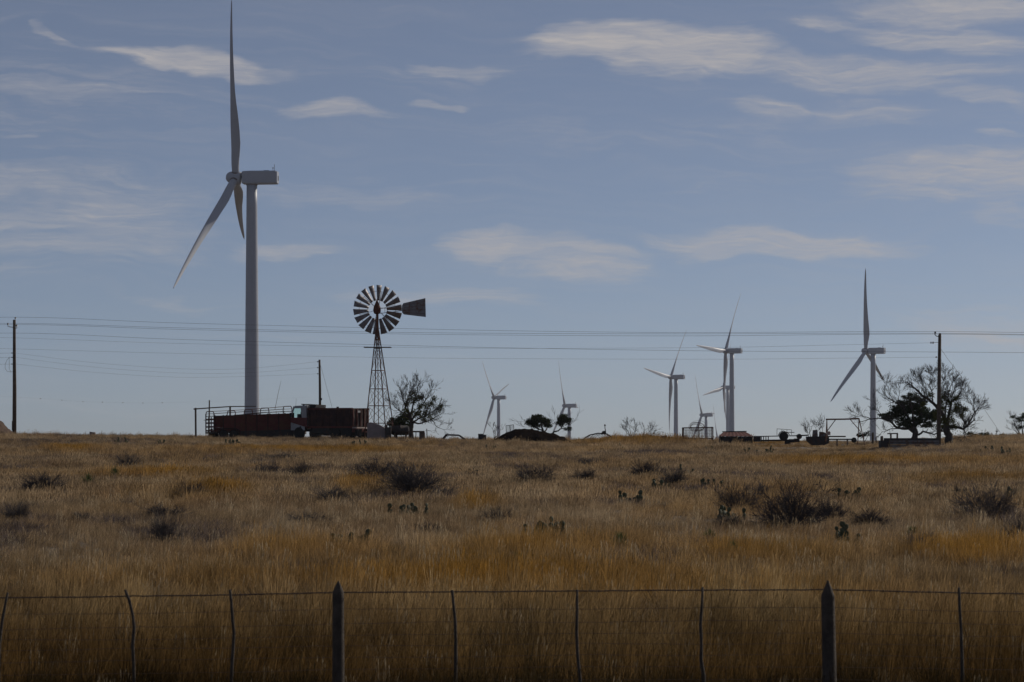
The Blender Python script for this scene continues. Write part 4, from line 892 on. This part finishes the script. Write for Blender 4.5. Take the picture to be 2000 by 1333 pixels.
# ------------------------------------------------------------------ pasture shrubs
def shrub_mesh(seed, dense):
    q = random.Random(seed); mb = MB()
    for k in range(dense):
        a = q.uniform(0, 2*math.pi); el = q.uniform(.25, 1.3); d = Vector((math.cos(a)*math.cos(el), math.sin(a)*math.cos(el), math.sin(el)))
        grow(mb, Vector((q.gauss(0, .05), q.gauss(0, .05), -.03)), d, q.uniform(.32, .55), .012, 3, q, .08, .9, 2, (1, 3), .0045)
    xs = [v[0] for v in mb.v]; zs = [v[2] for v in mb.v]; sx_, sz_ = 1/(np.percentile(xs, 98) - np.percentile(xs, 2)), 1/np.percentile(zs, 98)
    mb.v = [(x*sx_, y*sx_, z*sz_) for x, y, z in mb.v]; return mb.mesh('shrub', MT['scrub'])
SHR = [shrub_mesh(100 + k, (60, 46, 52, 36, 66)[k]) for k in range(5)]
SHRUBS = [  # px, py of the foot, width, height (photo pixels), label
 (808, 972, 120, 66, 'largest dark bare shrub in mid pasture, below the truck tail'), (728, 940, 80, 42, 'dark bare shrub touching the upper left of the largest shrub'), (868, 974, 46, 22, 'flat twiggy shrub at the lower right of the largest shrub'),
 (1040, 946, 80, 36, 'grey bare shrub below the dirt mound in mid pasture'), (1262, 938, 64, 36, 'dark rounded shrub below the bare skyline shrub'), (1314, 952, 56, 34, 'dark shrub adjoining the right side of the rounded shrub'),
 (1440, 1002, 84, 52, 'dark spreading shrub left of the biggest right hand shrub'), (1478, 976, 60, 30, 'thin upper shrub above the dark spreading shrub'), (1428, 1036, 58, 32, 'dark low shrub with cactus pads rising from its top'),
 (1548, 1036, 120, 84, 'biggest grey bare shrub in the right half of the pasture'), (1625, 1022, 66, 44, 'loose grey shrub adjoining the right of the biggest right shrub'), (1926, 1016, 112, 66, 'large dark rounded shrub near the right edge of the pasture'),
 (325, 1018, 92, 30, 'flat dark wiry shrub in the left pasture, widest there'), (370, 978, 56, 34, 'pale twiggy shrub above and right of the flat wiry shrub'), (82, 962, 80, 36, 'greyish shrub near the left edge below the utility pole'),
 (30, 1022, 62, 36, 'dark greenish shrub cut close to the left photo edge'), (252, 917, 50, 30, 'small bluish grey shrub below the gate frame, high in pasture'), (645, 984, 70, 32, 'grey bare shrub left of the largest mid pasture shrub'),
 (525, 930, 50, 26, 'small twiggy shrub below the left end of the truck cab'), (590, 936, 52, 30, 'small grey shrub below the middle of the truck'), (840, 1050, 66, 26, 'low grey shrub between two cactus clumps in front'),
 (972, 1026, 62, 34, 'grey leaning shrub left of the big cactus clump'), (322, 1066, 56, 56, 'tall dim shrub in the left foreground grass'), (1792, 1080, 64, 40, 'grey shrub in the right foreground above the fence'),
 (1988, 1062, 56, 44, 'grey shrub at the right photo edge above the fence'), (1140, 944, 56, 26, 'small grey shrub between mound shrub and rounded shrub'), (600, 1026, 80, 24, 'wide low shrub below the truck in mid field'),
 (540, 900, 90, 14, 'thin dark line of scrub just below the truck wheels'), (1160, 912, 60, 18, 'faint low scrub below the hay rake'), (1700, 1030, 70, 34, 'faint grey scrub between biggest shrub and right edge shrub'), (160, 1020, 40, 18, 'small dark tuft shrub right of the left edge shrub')]
for k, (x, y, w, h, lab) in enumerate(SHRUBS):
    p = place(x, y); mm = p[1] / F; o = obj('desert_shrub', SHR[k % 5]); o.location = p
    o.scale = (w*mm*1.05, w*mm*1.05, h*mm*.98); o.rotation_euler = (0, 0, rng.uniform(-.5, .5) + (math.pi if k % 2 else 0)); tag(o, lab, 'shrub', 'bare shrubs in the pasture')
def dry_fork(x, y, pts, lab, seed):
    p = place(x, y); L = Loc(x, p[1]); q = random.Random(seed); mb = MB()
    for s_ in pts: f, rs = limb(mb, L, s_, .02, .005, q, .2); twigs_on(mb, f, rs, 4, q, (.1, .25), 1, .1)
    o = mb.build('dead_branch', MT['bark']); o.location = L.o; tag(o, lab, 'dead branch')
dry_fork(1612, 972, [[(1612, 976), (1614, 962), (1625, 952), (1642, 941)], [(1613, 970), (1606, 955), (1602, 945)]], 'forked dead branch standing in the grass above the big shrub', 1)
dry_fork(1880, 978, [[(1878, 980), (1868, 968), (1866, 962)], [(1880, 980), (1879, 966), (1877, 958)], [(1884, 980), (1888, 968), (1886, 964)]], 'small claw-like dead branch left of the right rounded shrub', 2)
dry_fork(905, 940, [[(905, 944), (902, 930), (904, 916)], [(907, 944), (918, 928), (926, 918)], [(908, 944), (930, 934), (933, 918)]], 'thin dead twigs upright right of the largest shrub', 3)
# prickly pears
pm_ = MB(); nr = 9
for i in range(nr):
    f_ = i/(nr-1); z = f_; wv_ = math.sin(math.pi*min(1, f_*.97 + .03))**.62 * (.52 + .48*f_) * .43 + .02*(1-f_)
    th = .07*math.sin(math.pi*(f_*.9 + .05))
    for j in range(8):
        a = 2*math.pi*j/8; pm_.v.append((wv_*math.cos(a), th*math.sin(a), z))
for i in range(nr-1):
    for j in range(8): pm_.f.append((i*8+j, i*8+(j+1) % 8, (i+1)*8+(j+1) % 8, (i+1)*8+j))
pm_.f += [tuple(range(8)), tuple((nr-1)*8+j for j in range(8))]
PAD = pm_.mesh('pad', MT['pad'], True); fixn(PAD)
def cactus(x, y, w, n, lab, s=.2, hmul=1.0, seed=0):
    q = random.Random(seed*7 + 3); p = place(x, y); mm = p[1]/F; t = thing('prickly_pear', lab, 'cactus', p, 0, 'prickly pear cacti in the pasture'); half = w*mm/2
    for k in range(n):
        bxp = q.uniform(-half, half); sz = s*q.uniform(.6, .95); base = Vector((bxp, q.uniform(-.25, .25), 0.10 + q.uniform(-.08, .03)))
        lvl = 1 + (q.random() < .7) + (q.random() < .22*hmul)
        for l in range(lvl):
            o = obj('pad', PAD, t); ry = q.gauss(0, .35); o.location = base; o.rotation_euler = (q.gauss(0, .25), ry, q.uniform(-.7, .7)); o.scale = (sz*1.15, sz, sz)
            base = base + Vector((math.sin(ry)*sz*.85, q.gauss(0, .03), math.cos(ry)*sz*.85)); sz *= .9
CACTI = [(1064, 1056, 78, 15, 'big prickly pear clump in the middle of the pasture', .21, 1.4), (1226, 988, 48, 8, 'dark upright prickly pear left of the spreading shrub', .21, 1.5), (1288, 960, 40, 7, 'small prickly pear just below the dark rounded shrub', .2, 1),
 (1368, 886, 44, 8, 'far prickly pear right below the mesh pen', .21, 1.2), (1482, 888, 54, 10, 'far wide prickly pear below the flatbed trailer', .21, 1.0), (800, 1012, 72, 12, 'prickly pear clump directly below the largest shrub', .2, 1.0),
 (460, 870, 40, 8, 'far prickly pear in front of the stock trailer', .21, 1), (236, 868, 26, 6, 'far prickly pear below the stone left of gate frame', .21, 1), (318, 870, 22, 5, 'far small prickly pear left of the gate frame', .21, 1),
 (688, 1072, 66, 9, 'dull prickly pear in the left middle foreground grass', .21, 1), (700, 872, 40, 7, 'far prickly pear in front of the truck tail', .21, 1), (1430, 1022, 50, 8, 'prickly pear growing on top of the dark low shrub', .21, 1.5),
 (1655, 1066, 40, 8, 'upright prickly pear in the right foreground', .21, 1.6), (1652, 980, 44, 6, 'prickly pear right of the forked dead branch', .21, 1.3), (1392, 956, 44, 8, 'row of small pads above the dark spreading shrub', .2, 1),
 (1338, 932, 26, 4, 'small dark prickly pear right of the rounded shrub pair', .22, 1.4), (1926, 884, 30, 6, 'far prickly pear at right below the half-bare tree', .21, 1), (1962, 890, 26, 5, 'far prickly pear nearest the right photo edge', .21, 1),
 (1975, 978, 26, 4, 'few pads at the right of the large rounded shrub', .22, 1.2), (1210, 880, 24, 4, 'far tiny prickly pear below the leafless skyline shrub', .19, 1), (960, 880, 24, 4, 'far tiny prickly pear below the dirt mound', .19, 1)]
for k, (x, y, w, n, lab, s, hm) in enumerate(CACTI): cactus(x, y, w, n, lab, s, hm, k)
# yuccas
def yucca(x, y, w, h, lab, seed):
    q = random.Random(seed); p = place(x, y); mm = p[1]/F; t = thing('yucca', lab, 'yucca', p, 0, 'yuccas in the pasture'); mb = MB()
    for k in range(150):
        a = q.uniform(0, 2*math.pi); el = q.uniform(.15, 1.45); d = Vector((math.cos(a)*math.cos(el)*w*mm/2, math.sin(a)*math.cos(el)*w*mm/2, math.sin(el)*h*mm)) * q.uniform(.8, 1.1)
        s_ = Vector((-math.sin(a), math.cos(a), 0))*.008; m = d*.55 + Vector((0, 0, .02)); mb.add([-s_ + Vector((0,0,.04)), s_ + Vector((0,0,.04)), m + s_*1.2 + Vector((0,0,.05)), m - s_*1.2 + Vector((0,0,.05)), d + Vector((0,0,.03))], [(0, 1, 2, 3), (3, 2, 4)])
    mb.build('leaves', MT['yucca'], t); MB().tube([(0, 0, -.05), (0, 0, .12)], [.06, .04], 6).build('stem', MT['bark'], t)
for k, a in enumerate(((1210, 1080, 66, 40, 'spiky green yucca right of the big cactus clump'), (172, 952, 56, 28, 'wide green yucca in the left pasture'), (224, 940, 42, 28, 'smaller green yucca right of the wide left yucca'),
    (1432, 1096, 42, 40, 'dark yucca in the golden foreground grass at right'), (1386, 1062, 52, 26, 'flat green yucca below the dark low shrub'), (1782, 1050, 50, 20, 'dim olive yucca left of the right edge shrubs'), (1012, 1108, 36, 30, 'half hidden yucca in the golden grass below the big cactus'))):
    yucca(*a, seed=k + 70)
# ------------------------------------------------------------------ roadside wire fence
FD = 26.7; L = Loc(1000, FD)
fe = thing('wire_fence', 'roadside fence of wooden posts, crooked stays and rusty wire', 'fence', L.o)
def fpt(x, y, dy=0.0): return L(x, y, dy)
for (xb, xt, yt, hw, sh) in ((660.5, 661, 1135, 11.5, 22), (1621, 1617, 1134, 13.5, 30)):
    mb = MB(); n = 12; prof = []
    for y in (1400, 1333, 1270, 1210, yt + sh + 8, yt + sh, yt + sh*.5, yt + 5, yt):
        f_ = (1400 - y) / (1400 - yt); r = hw * (1.06 - .10*f_)
        if y < yt + sh: r *= max(.06, (y - yt) / sh) ** .8
        prof.append((xb + (xt - xb)*f_, y, r*L.m))
    for (x, y, r) in prof:
        c_ = Vector(fpt(x, y))
        for j in range(n):
            a = 2*math.pi*j/n; rr = r*(1 + .05*math.sin(3*a + y*.01))
            mb.v.append((c_.x + rr*math.cos(a), rr*math.sin(a), c_.z))
    for i in range(len(prof)-1):
        for j in range(n): mb.f.append((i*n+j, i*n+(j+1) % n, (i+1)*n+(j+1) % n, (i+1)*n+j))
    mb.f.append(tuple((len(prof)-1)*n+j for j in range(n)))
    mb.build('wooden_post', MT['post'], fe, True)
STAYS = [[(15, 1158), (10, 1182), (4, 1215), (-2, 1260), (-3, 1390)], [(244, 1152), (252, 1172), (259, 1200), (262, 1225), (259, 1262), (261, 1300), (263, 1390)], [(449, 1152), (452, 1178), (454, 1210), (457, 1236), (455, 1270), (453, 1300), (449, 1390)],
         [(883, 1153), (886, 1185), (889, 1215), (890, 1250), (890, 1290), (888, 1390)], [(1127, 1152), (1127, 1190), (1126, 1235), (1128, 1280), (1133, 1330), (1135, 1390)], [(1372, 1147), (1371, 1180), (1368, 1220), (1370, 1260), (1369, 1290), (1374, 1320), (1377, 1390)],
         [(1873, 1148), (1874, 1180), (1877, 1230), (1879, 1290), (1880, 1390)], [(2120, 1155), (2118, 1230), (2122, 1390)], [(-220, 1160), (-216, 1240), (-222, 1390)]]
q = random.Random(9)
for s_ in STAYS:
    n = len(s_); MB().tube([fpt(x, y) for x, y in s_], [(2.4 + 1.4*i/(n-1) + q.uniform(-.3, .5))*L.m for i in range(n)], 7).build('stay', MT['post'], fe, True)
def strand(pts, rad, nm='wire_strand', twist=False):
    P = [Vector(fpt(x, y, .06 if twist else .05)) for x, y in pts]; out = []
    for i in range(len(P)-1):
        for k in range(10): out.append(P[i].lerp(P[i+1], k/10) + Vector((0, 0, q.gauss(0, .0015))))
    out.append(P[-1]); o = MB().tube(out, rad, 5, False).build(nm, MT['fwire'], fe)
    return out
top = [(-250, 1173), (10, 1169), (262, 1166), (452, 1163), (660, 1158.5), (886, 1157), (1127, 1155.5), (1371, 1154), (1618, 1153), (1874, 1159), (2150, 1164)]
tp = strand(top, .0062, 'barbed_wire', True)
bb = MB()
for i in range(0, len(tp)-1, 1):
    for f_ in (.25, .75):
        c_ = tp[i].lerp(tp[i+1], f_)
        for _ in range(2): d_ = Vector((q.gauss(0, .4), q.gauss(0, 1), q.gauss(0, 1))).normalized()*.018; bb.tube([c_ - d_, c_ + d_], .0018, 3)
bb.build('barbs', MT['fwire'], fe)['kind'] = 'stuff'
offs = (34, 60, 83, 104, 126, 150, 176)
for k, o_ in enumerate(offs): strand([(x, y + o_ + q.uniform(-2.5, 2.5)) for x, y in top], .0024)
vm = MB()
for x in np.arange(-250, 2150, 31.5):
    y0 = np.interp(x, [p[0] for p in top], [p[1] for p in top]); vm.tube([fpt(x + q.uniform(-2, 2), y0 + 34, .05), fpt(x + q.uniform(-2, 2), y0 + 176, .05)], .0012, 3)
vm.build('mesh_stays', MT['fwire'], fe)['kind'] = 'stuff'

# ------------------------------------------------------------------ dry grass
def tuft(seed, n, h, wd, spread, lean, stalk=0, w0=None):
    q = random.Random(seed); mb = MB()
    for k in range(n):
        a = q.uniform(0, 2*math.pi); rr = spread*math.sqrt(q.random()); b = Vector((rr*math.cos(a), rr*math.sin(a), -.02)); hh = h*q.uniform(.45, 1.1)
        a2 = a + q.gauss(0, .8); l = hh*abs(q.gauss(0, lean)) + .02; tip = b + Vector((math.cos(a2)*l + hh*.10, math.sin(a2)*l, hh)); mid = b.lerp(tip, .55) + Vector((0, 0, hh*.10))
        t_ = q.uniform(0, math.pi); s_ = Vector((math.cos(t_), math.sin(t_), 0))*wd*q.uniform(.6, 1.2)
        mb.add([b - s_, b + s_, mid + s_*.8, mid - s_*.8, tip], [(0, 1, 2, 3), (3, 2, 4)])
    for k in range(stalk):
        a = q.uniform(0, 2*math.pi); b = Vector((spread*.5*math.cos(a), spread*.5*math.sin(a), 0)); hh = h*q.uniform(1.0, 1.35)
        tip = b + Vector((q.gauss(.05, .12)*hh, q.gauss(0, .12)*hh, hh)); s_ = Vector((wd*.45, 0, 0)); d_ = (tip - b)
        e = b + d_*.8; s2 = Vector((wd*1.3, 0, 0)); f_ = b + d_*.9
        mb.add([b - s_, b + s_, e + s_, e - s_, f_ + s2, f_ - s2, tip], [(0, 1, 2, 3), (3, 2, 4, 5), (5, 4, 6)])
    return mb.mesh('grass_tuft', MT['grass'])
gc = bpy.data.collections.new('grass_tufts')
SPEC = [(80, .28, .0026, .17, .45, 3), (80, .24, .0026, .2, .55, 2), (90, .20, .0026, .22, .65, 0), (90, .40, .0026, .20, .42, 5), (90, .45, .0026, .18, .38, 7), (80, .36, .0026, .22, .5, 4),
        (60, .28, .007, .24, .45, 3), (60, .22, .007, .28, .55, 0), (60, .38, .007, .26, .42, 4), (14, .30, .003, .12, .5, 7), (70, .52, .0028, .16, .40, 6), (70, .30, .004, .24, .9, 0)]
for k, s_ in enumerate(SPEC):
    o = bpy.data.objects.new('tuft_%02d' % k, tuft(200 + k, *s_)); gc.objects.link(o)
pts, rot, scl, idx, tint = [], [], [], [], []
def fbm(x, y, s): return vnoise(x, y, s)*.55 + vnoise(x*2.1, y*2.1, s+1)*.28 + vnoise(x*4.3, y*4.3, s+2)*.17
GOLD = [(700, 952, 62, 14), (600, 1090, 260, 30), (1050, 1085, 350, 28), (1450, 1095, 330, 26), (1750, 905, 300, 8), (1880, 940, 160, 9), (140, 880, 60, 9), (600, 883, 280, 8), (1250, 866, 140, 7), (1500, 867, 90, 6), (330, 935, 160, 10), (780, 1150, 900, 34),
        (1900, 1090, 200, 30), (1380, 1175, 500, 30), (930, 990, 50, 14), (430, 962, 60, 8)]
for (y0, y1, rho, far) in ((21.5, 27.2, 26, 0), (27.2, 36, 15, 0), (36, 52, 18, 0), (52, 80, 10, 0), (80, 120, 6.5, 1), (120, 180, 4.5, 1), (180, 246, 3.6, 1)):
    hw = .27*y1; n = int(rho*(y1-y0)*2*hw); x = nrg.uniform(-hw, hw, n); y = nrg.uniform(y0, y1, n); k_ = np.abs(x) < .25*y + 1; x, y = x[k_], y[k_]
    z = gz(x, y); px = 1000 + F*x/y; py = YH - (z - CZ)*F/y
    gold = np.zeros(len(x))
    for (cx, cy, a, b) in GOLD: gold = np.maximum(gold, np.exp(-((px-cx)/a)**2*1.2 - ((py-cy)/b)**2*1.2))
    pn = fbm(x/5.0, y/11.0, 5); pn2 = fbm(x/1.7, y/4.0, 15); bare_ = fbm(x/4.0, y/8.0, 25)
    gold = np.clip(gold*1.05 + (pn - .5)*1.3 - .05, 0, 1)
    keep = nrg.random(len(x)) < np.clip(1.35 - np.clip((bare_ - .50)*3.2, 0, .75), 0, 1)
    x, y, z, gold, pn, pn2, px, py = [v[keep] for v in (x, y, z, gold, pn, pn2, px, py)]; n = len(x)
    tan = np.array([.31, .220, .130]); goldc = np.array([.31, .170, .042]); brown = np.array([.16, .100, .056]); pale = np.array([.41, .325, .215])
    c = tan[None]*(1-gold[:, None]) + goldc[None]*gold[:, None]
    w = np.clip((pn2 - .55)*3.5, 0, 1)[:, None]*(1-gold[:, None]*.6); c = c*(1-w*.75) + brown*w*.75
    w = np.clip((.44 - pn2)*4, 0, 1)[:, None]*(1-gold[:, None]); c = c*(1-w*.6) + pale*w*.6
    c = c*nrg.uniform(.62, 1.25, (n, 1))*(.72 + .56*fbm(x/2.3, y/6.0, 91))[:, None]
    fb = np.clip((fbm(x/3.1, y/9.0, 71)*.6 + fbm(x/.9, y/2.2, 81)*.4 - .53)*9, 0, 1)*(1 - .8*gold)*np.clip((y - 36)/10, 0, 1); forb = nrg.random(n) < fb*.75; c = np.where(forb[:, None], np.array([.105, .082, .075])*nrg.uniform(.7, 1.3, (n, 1)), c)
    nearf = np.clip((38 - y)/8, 0, 1)[:, None]; c = c*(1 - .8*nearf) + np.array([.085, .048, .017])*.8*nearf; c = np.where((y < 27.6)[:, None], np.array([.032, .024, .014]), c); c = c*(1 - .5*np.clip((fbm(x/.9, y/1.5, 44) - .48)*4, 0, 1)[:, None]*np.clip((60 - y)/30, 0, 1)[:, None])  # near grass tint: darker brown weeds, with shaded sides darkened into the colour
    nf2 = np.clip((62 - y)/26, 0, 1)[:, None]; c = c*(1 - nf2*np.array([.08, .14, .33]))
    tall = (gold + nrg.normal(0, .16, n) + np.clip((40 - y)/22, 0, .5)) > .5
    ii = np.where(tall, nrg.integers(3, 6, n), nrg.integers(0, 3, n)) if not far else np.where(tall, 8, nrg.integers(6, 8, n))
    ii = np.where((y > 27) & (y < 40) & (nrg.random(n) < .35), 10, ii) if not far else ii
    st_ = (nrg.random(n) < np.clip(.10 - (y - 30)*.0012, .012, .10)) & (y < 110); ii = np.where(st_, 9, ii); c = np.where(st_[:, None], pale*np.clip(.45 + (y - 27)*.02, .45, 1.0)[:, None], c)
    ii = np.where(forb, 11, ii)
    sc_ = nrg.uniform(.7, 1.2, n) * np.where(y > 150, .9, 1.0) * np.where(y < 27.2, .8, 1.0) * np.where(y > 172, np.where((px > 1180) & (px < 1470), 1.35, np.where((px > 1470) & (px < 1850), .6, .95)), 1.0); hz = sc_*nrg.uniform(.75, 1.15, n)
    hz = hz*np.where(y > 196, nrg.choice([.6, .8, 1.0, 1.5], n, p=[.3, .3, .25, .15]), 1.0)
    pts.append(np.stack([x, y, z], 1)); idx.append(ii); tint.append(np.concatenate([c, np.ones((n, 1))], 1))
    rot.append(np.stack([nrg.normal(0, .06, n), nrg.normal(.04, .06, n), nrg.uniform(-.7, .7, n)], 1)); scl.append(np.stack([sc_, sc_, hz], 1))
pts, rot, scl, idx, tint = [np.concatenate(v) for v in (pts, rot, scl, idx, tint)]
me = bpy.data.meshes.new('pasture_grass'); me.vertices.add(len(pts)); me.vertices.foreach_set('co', pts.astype(np.float32).ravel())
for nm, ty, key, dat in (('rot', 'FLOAT_VECTOR', 'vector', rot), ('scl', 'FLOAT_VECTOR', 'vector', scl), ('idx', 'INT', 'value', idx), ('tint', 'FLOAT_COLOR', 'color', tint)):
    a = me.attributes.new(nm, ty, 'POINT'); a.data.foreach_set(key, (dat.astype(np.int32) if ty == 'INT' else dat.astype(np.float32)).ravel())
me.materials.append(MT['grass'])
go = obj('pasture_grass', me); tag(go, 'dry tan and golden grass covering the whole pasture', 'grass', None, 'stuff')
ng = bpy.data.node_groups.new('scatter_grass', 'GeometryNodeTree'); ng.is_modifier = True
ng.interface.new_socket('Geometry', in_out='INPUT', socket_type='NodeSocketGeometry'); ng.interface.new_socket('Geometry', in_out='OUTPUT', socket_type='NodeSocketGeometry')
A_ = ng.nodes.new; gi, gout = A_('NodeGroupInput'), A_('NodeGroupOutput'); ci, ip = A_('GeometryNodeCollectionInfo'), A_('GeometryNodeInstanceOnPoints')
ci.inputs['Collection'].default_value = gc; ci.inputs['Separate Children'].default_value = True; ci.inputs['Reset Children'].default_value = True
ip.inputs['Pick Instance'].default_value = True
lk2 = ng.links.new; lk2(gi.outputs[0], ip.inputs['Points']); lk2(ci.outputs[0], ip.inputs['Instance'])
for nm, ty, so in (('rot', 'FLOAT_VECTOR', 'Rotation'), ('scl', 'FLOAT_VECTOR', 'Scale'), ('idx', 'INT', 'Instance Index')):
    an = A_('GeometryNodeInputNamedAttribute'); an.data_type = ty; an.inputs[0].default_value = nm; lk2(an.outputs[0], ip.inputs[so])
lk2(ip.outputs[0], gout.inputs[0]); gmod = go.modifiers.new('scatter', 'NODES'); gmod.node_group = ng
print('grass tufts', len(pts))

# ------------------------------------------------------------------ haze
hz_ = MB().box(-3600, 3600, -500, 7100, -125, 190)
hm = bpy.data.materials.new('air_haze'); hm.use_nodes = True; ht = hm.node_tree; ht.nodes.clear()
ho = ht.nodes.new('ShaderNodeOutputMaterial'); pv = ht.nodes.new('ShaderNodeVolumePrincipled'); ht.links.new(pv.outputs[0], ho.inputs['Volume'])
pv.inputs['Color'].default_value = (.82, .88, 1, 1); pv.inputs['Density'].default_value = 0.000045; pv.inputs['Anisotropy'].default_value = 0.2
h = hz_.build('haze', hm); tag(h, 'thin pale haze in the air over the plain', None, None, 'stuff')
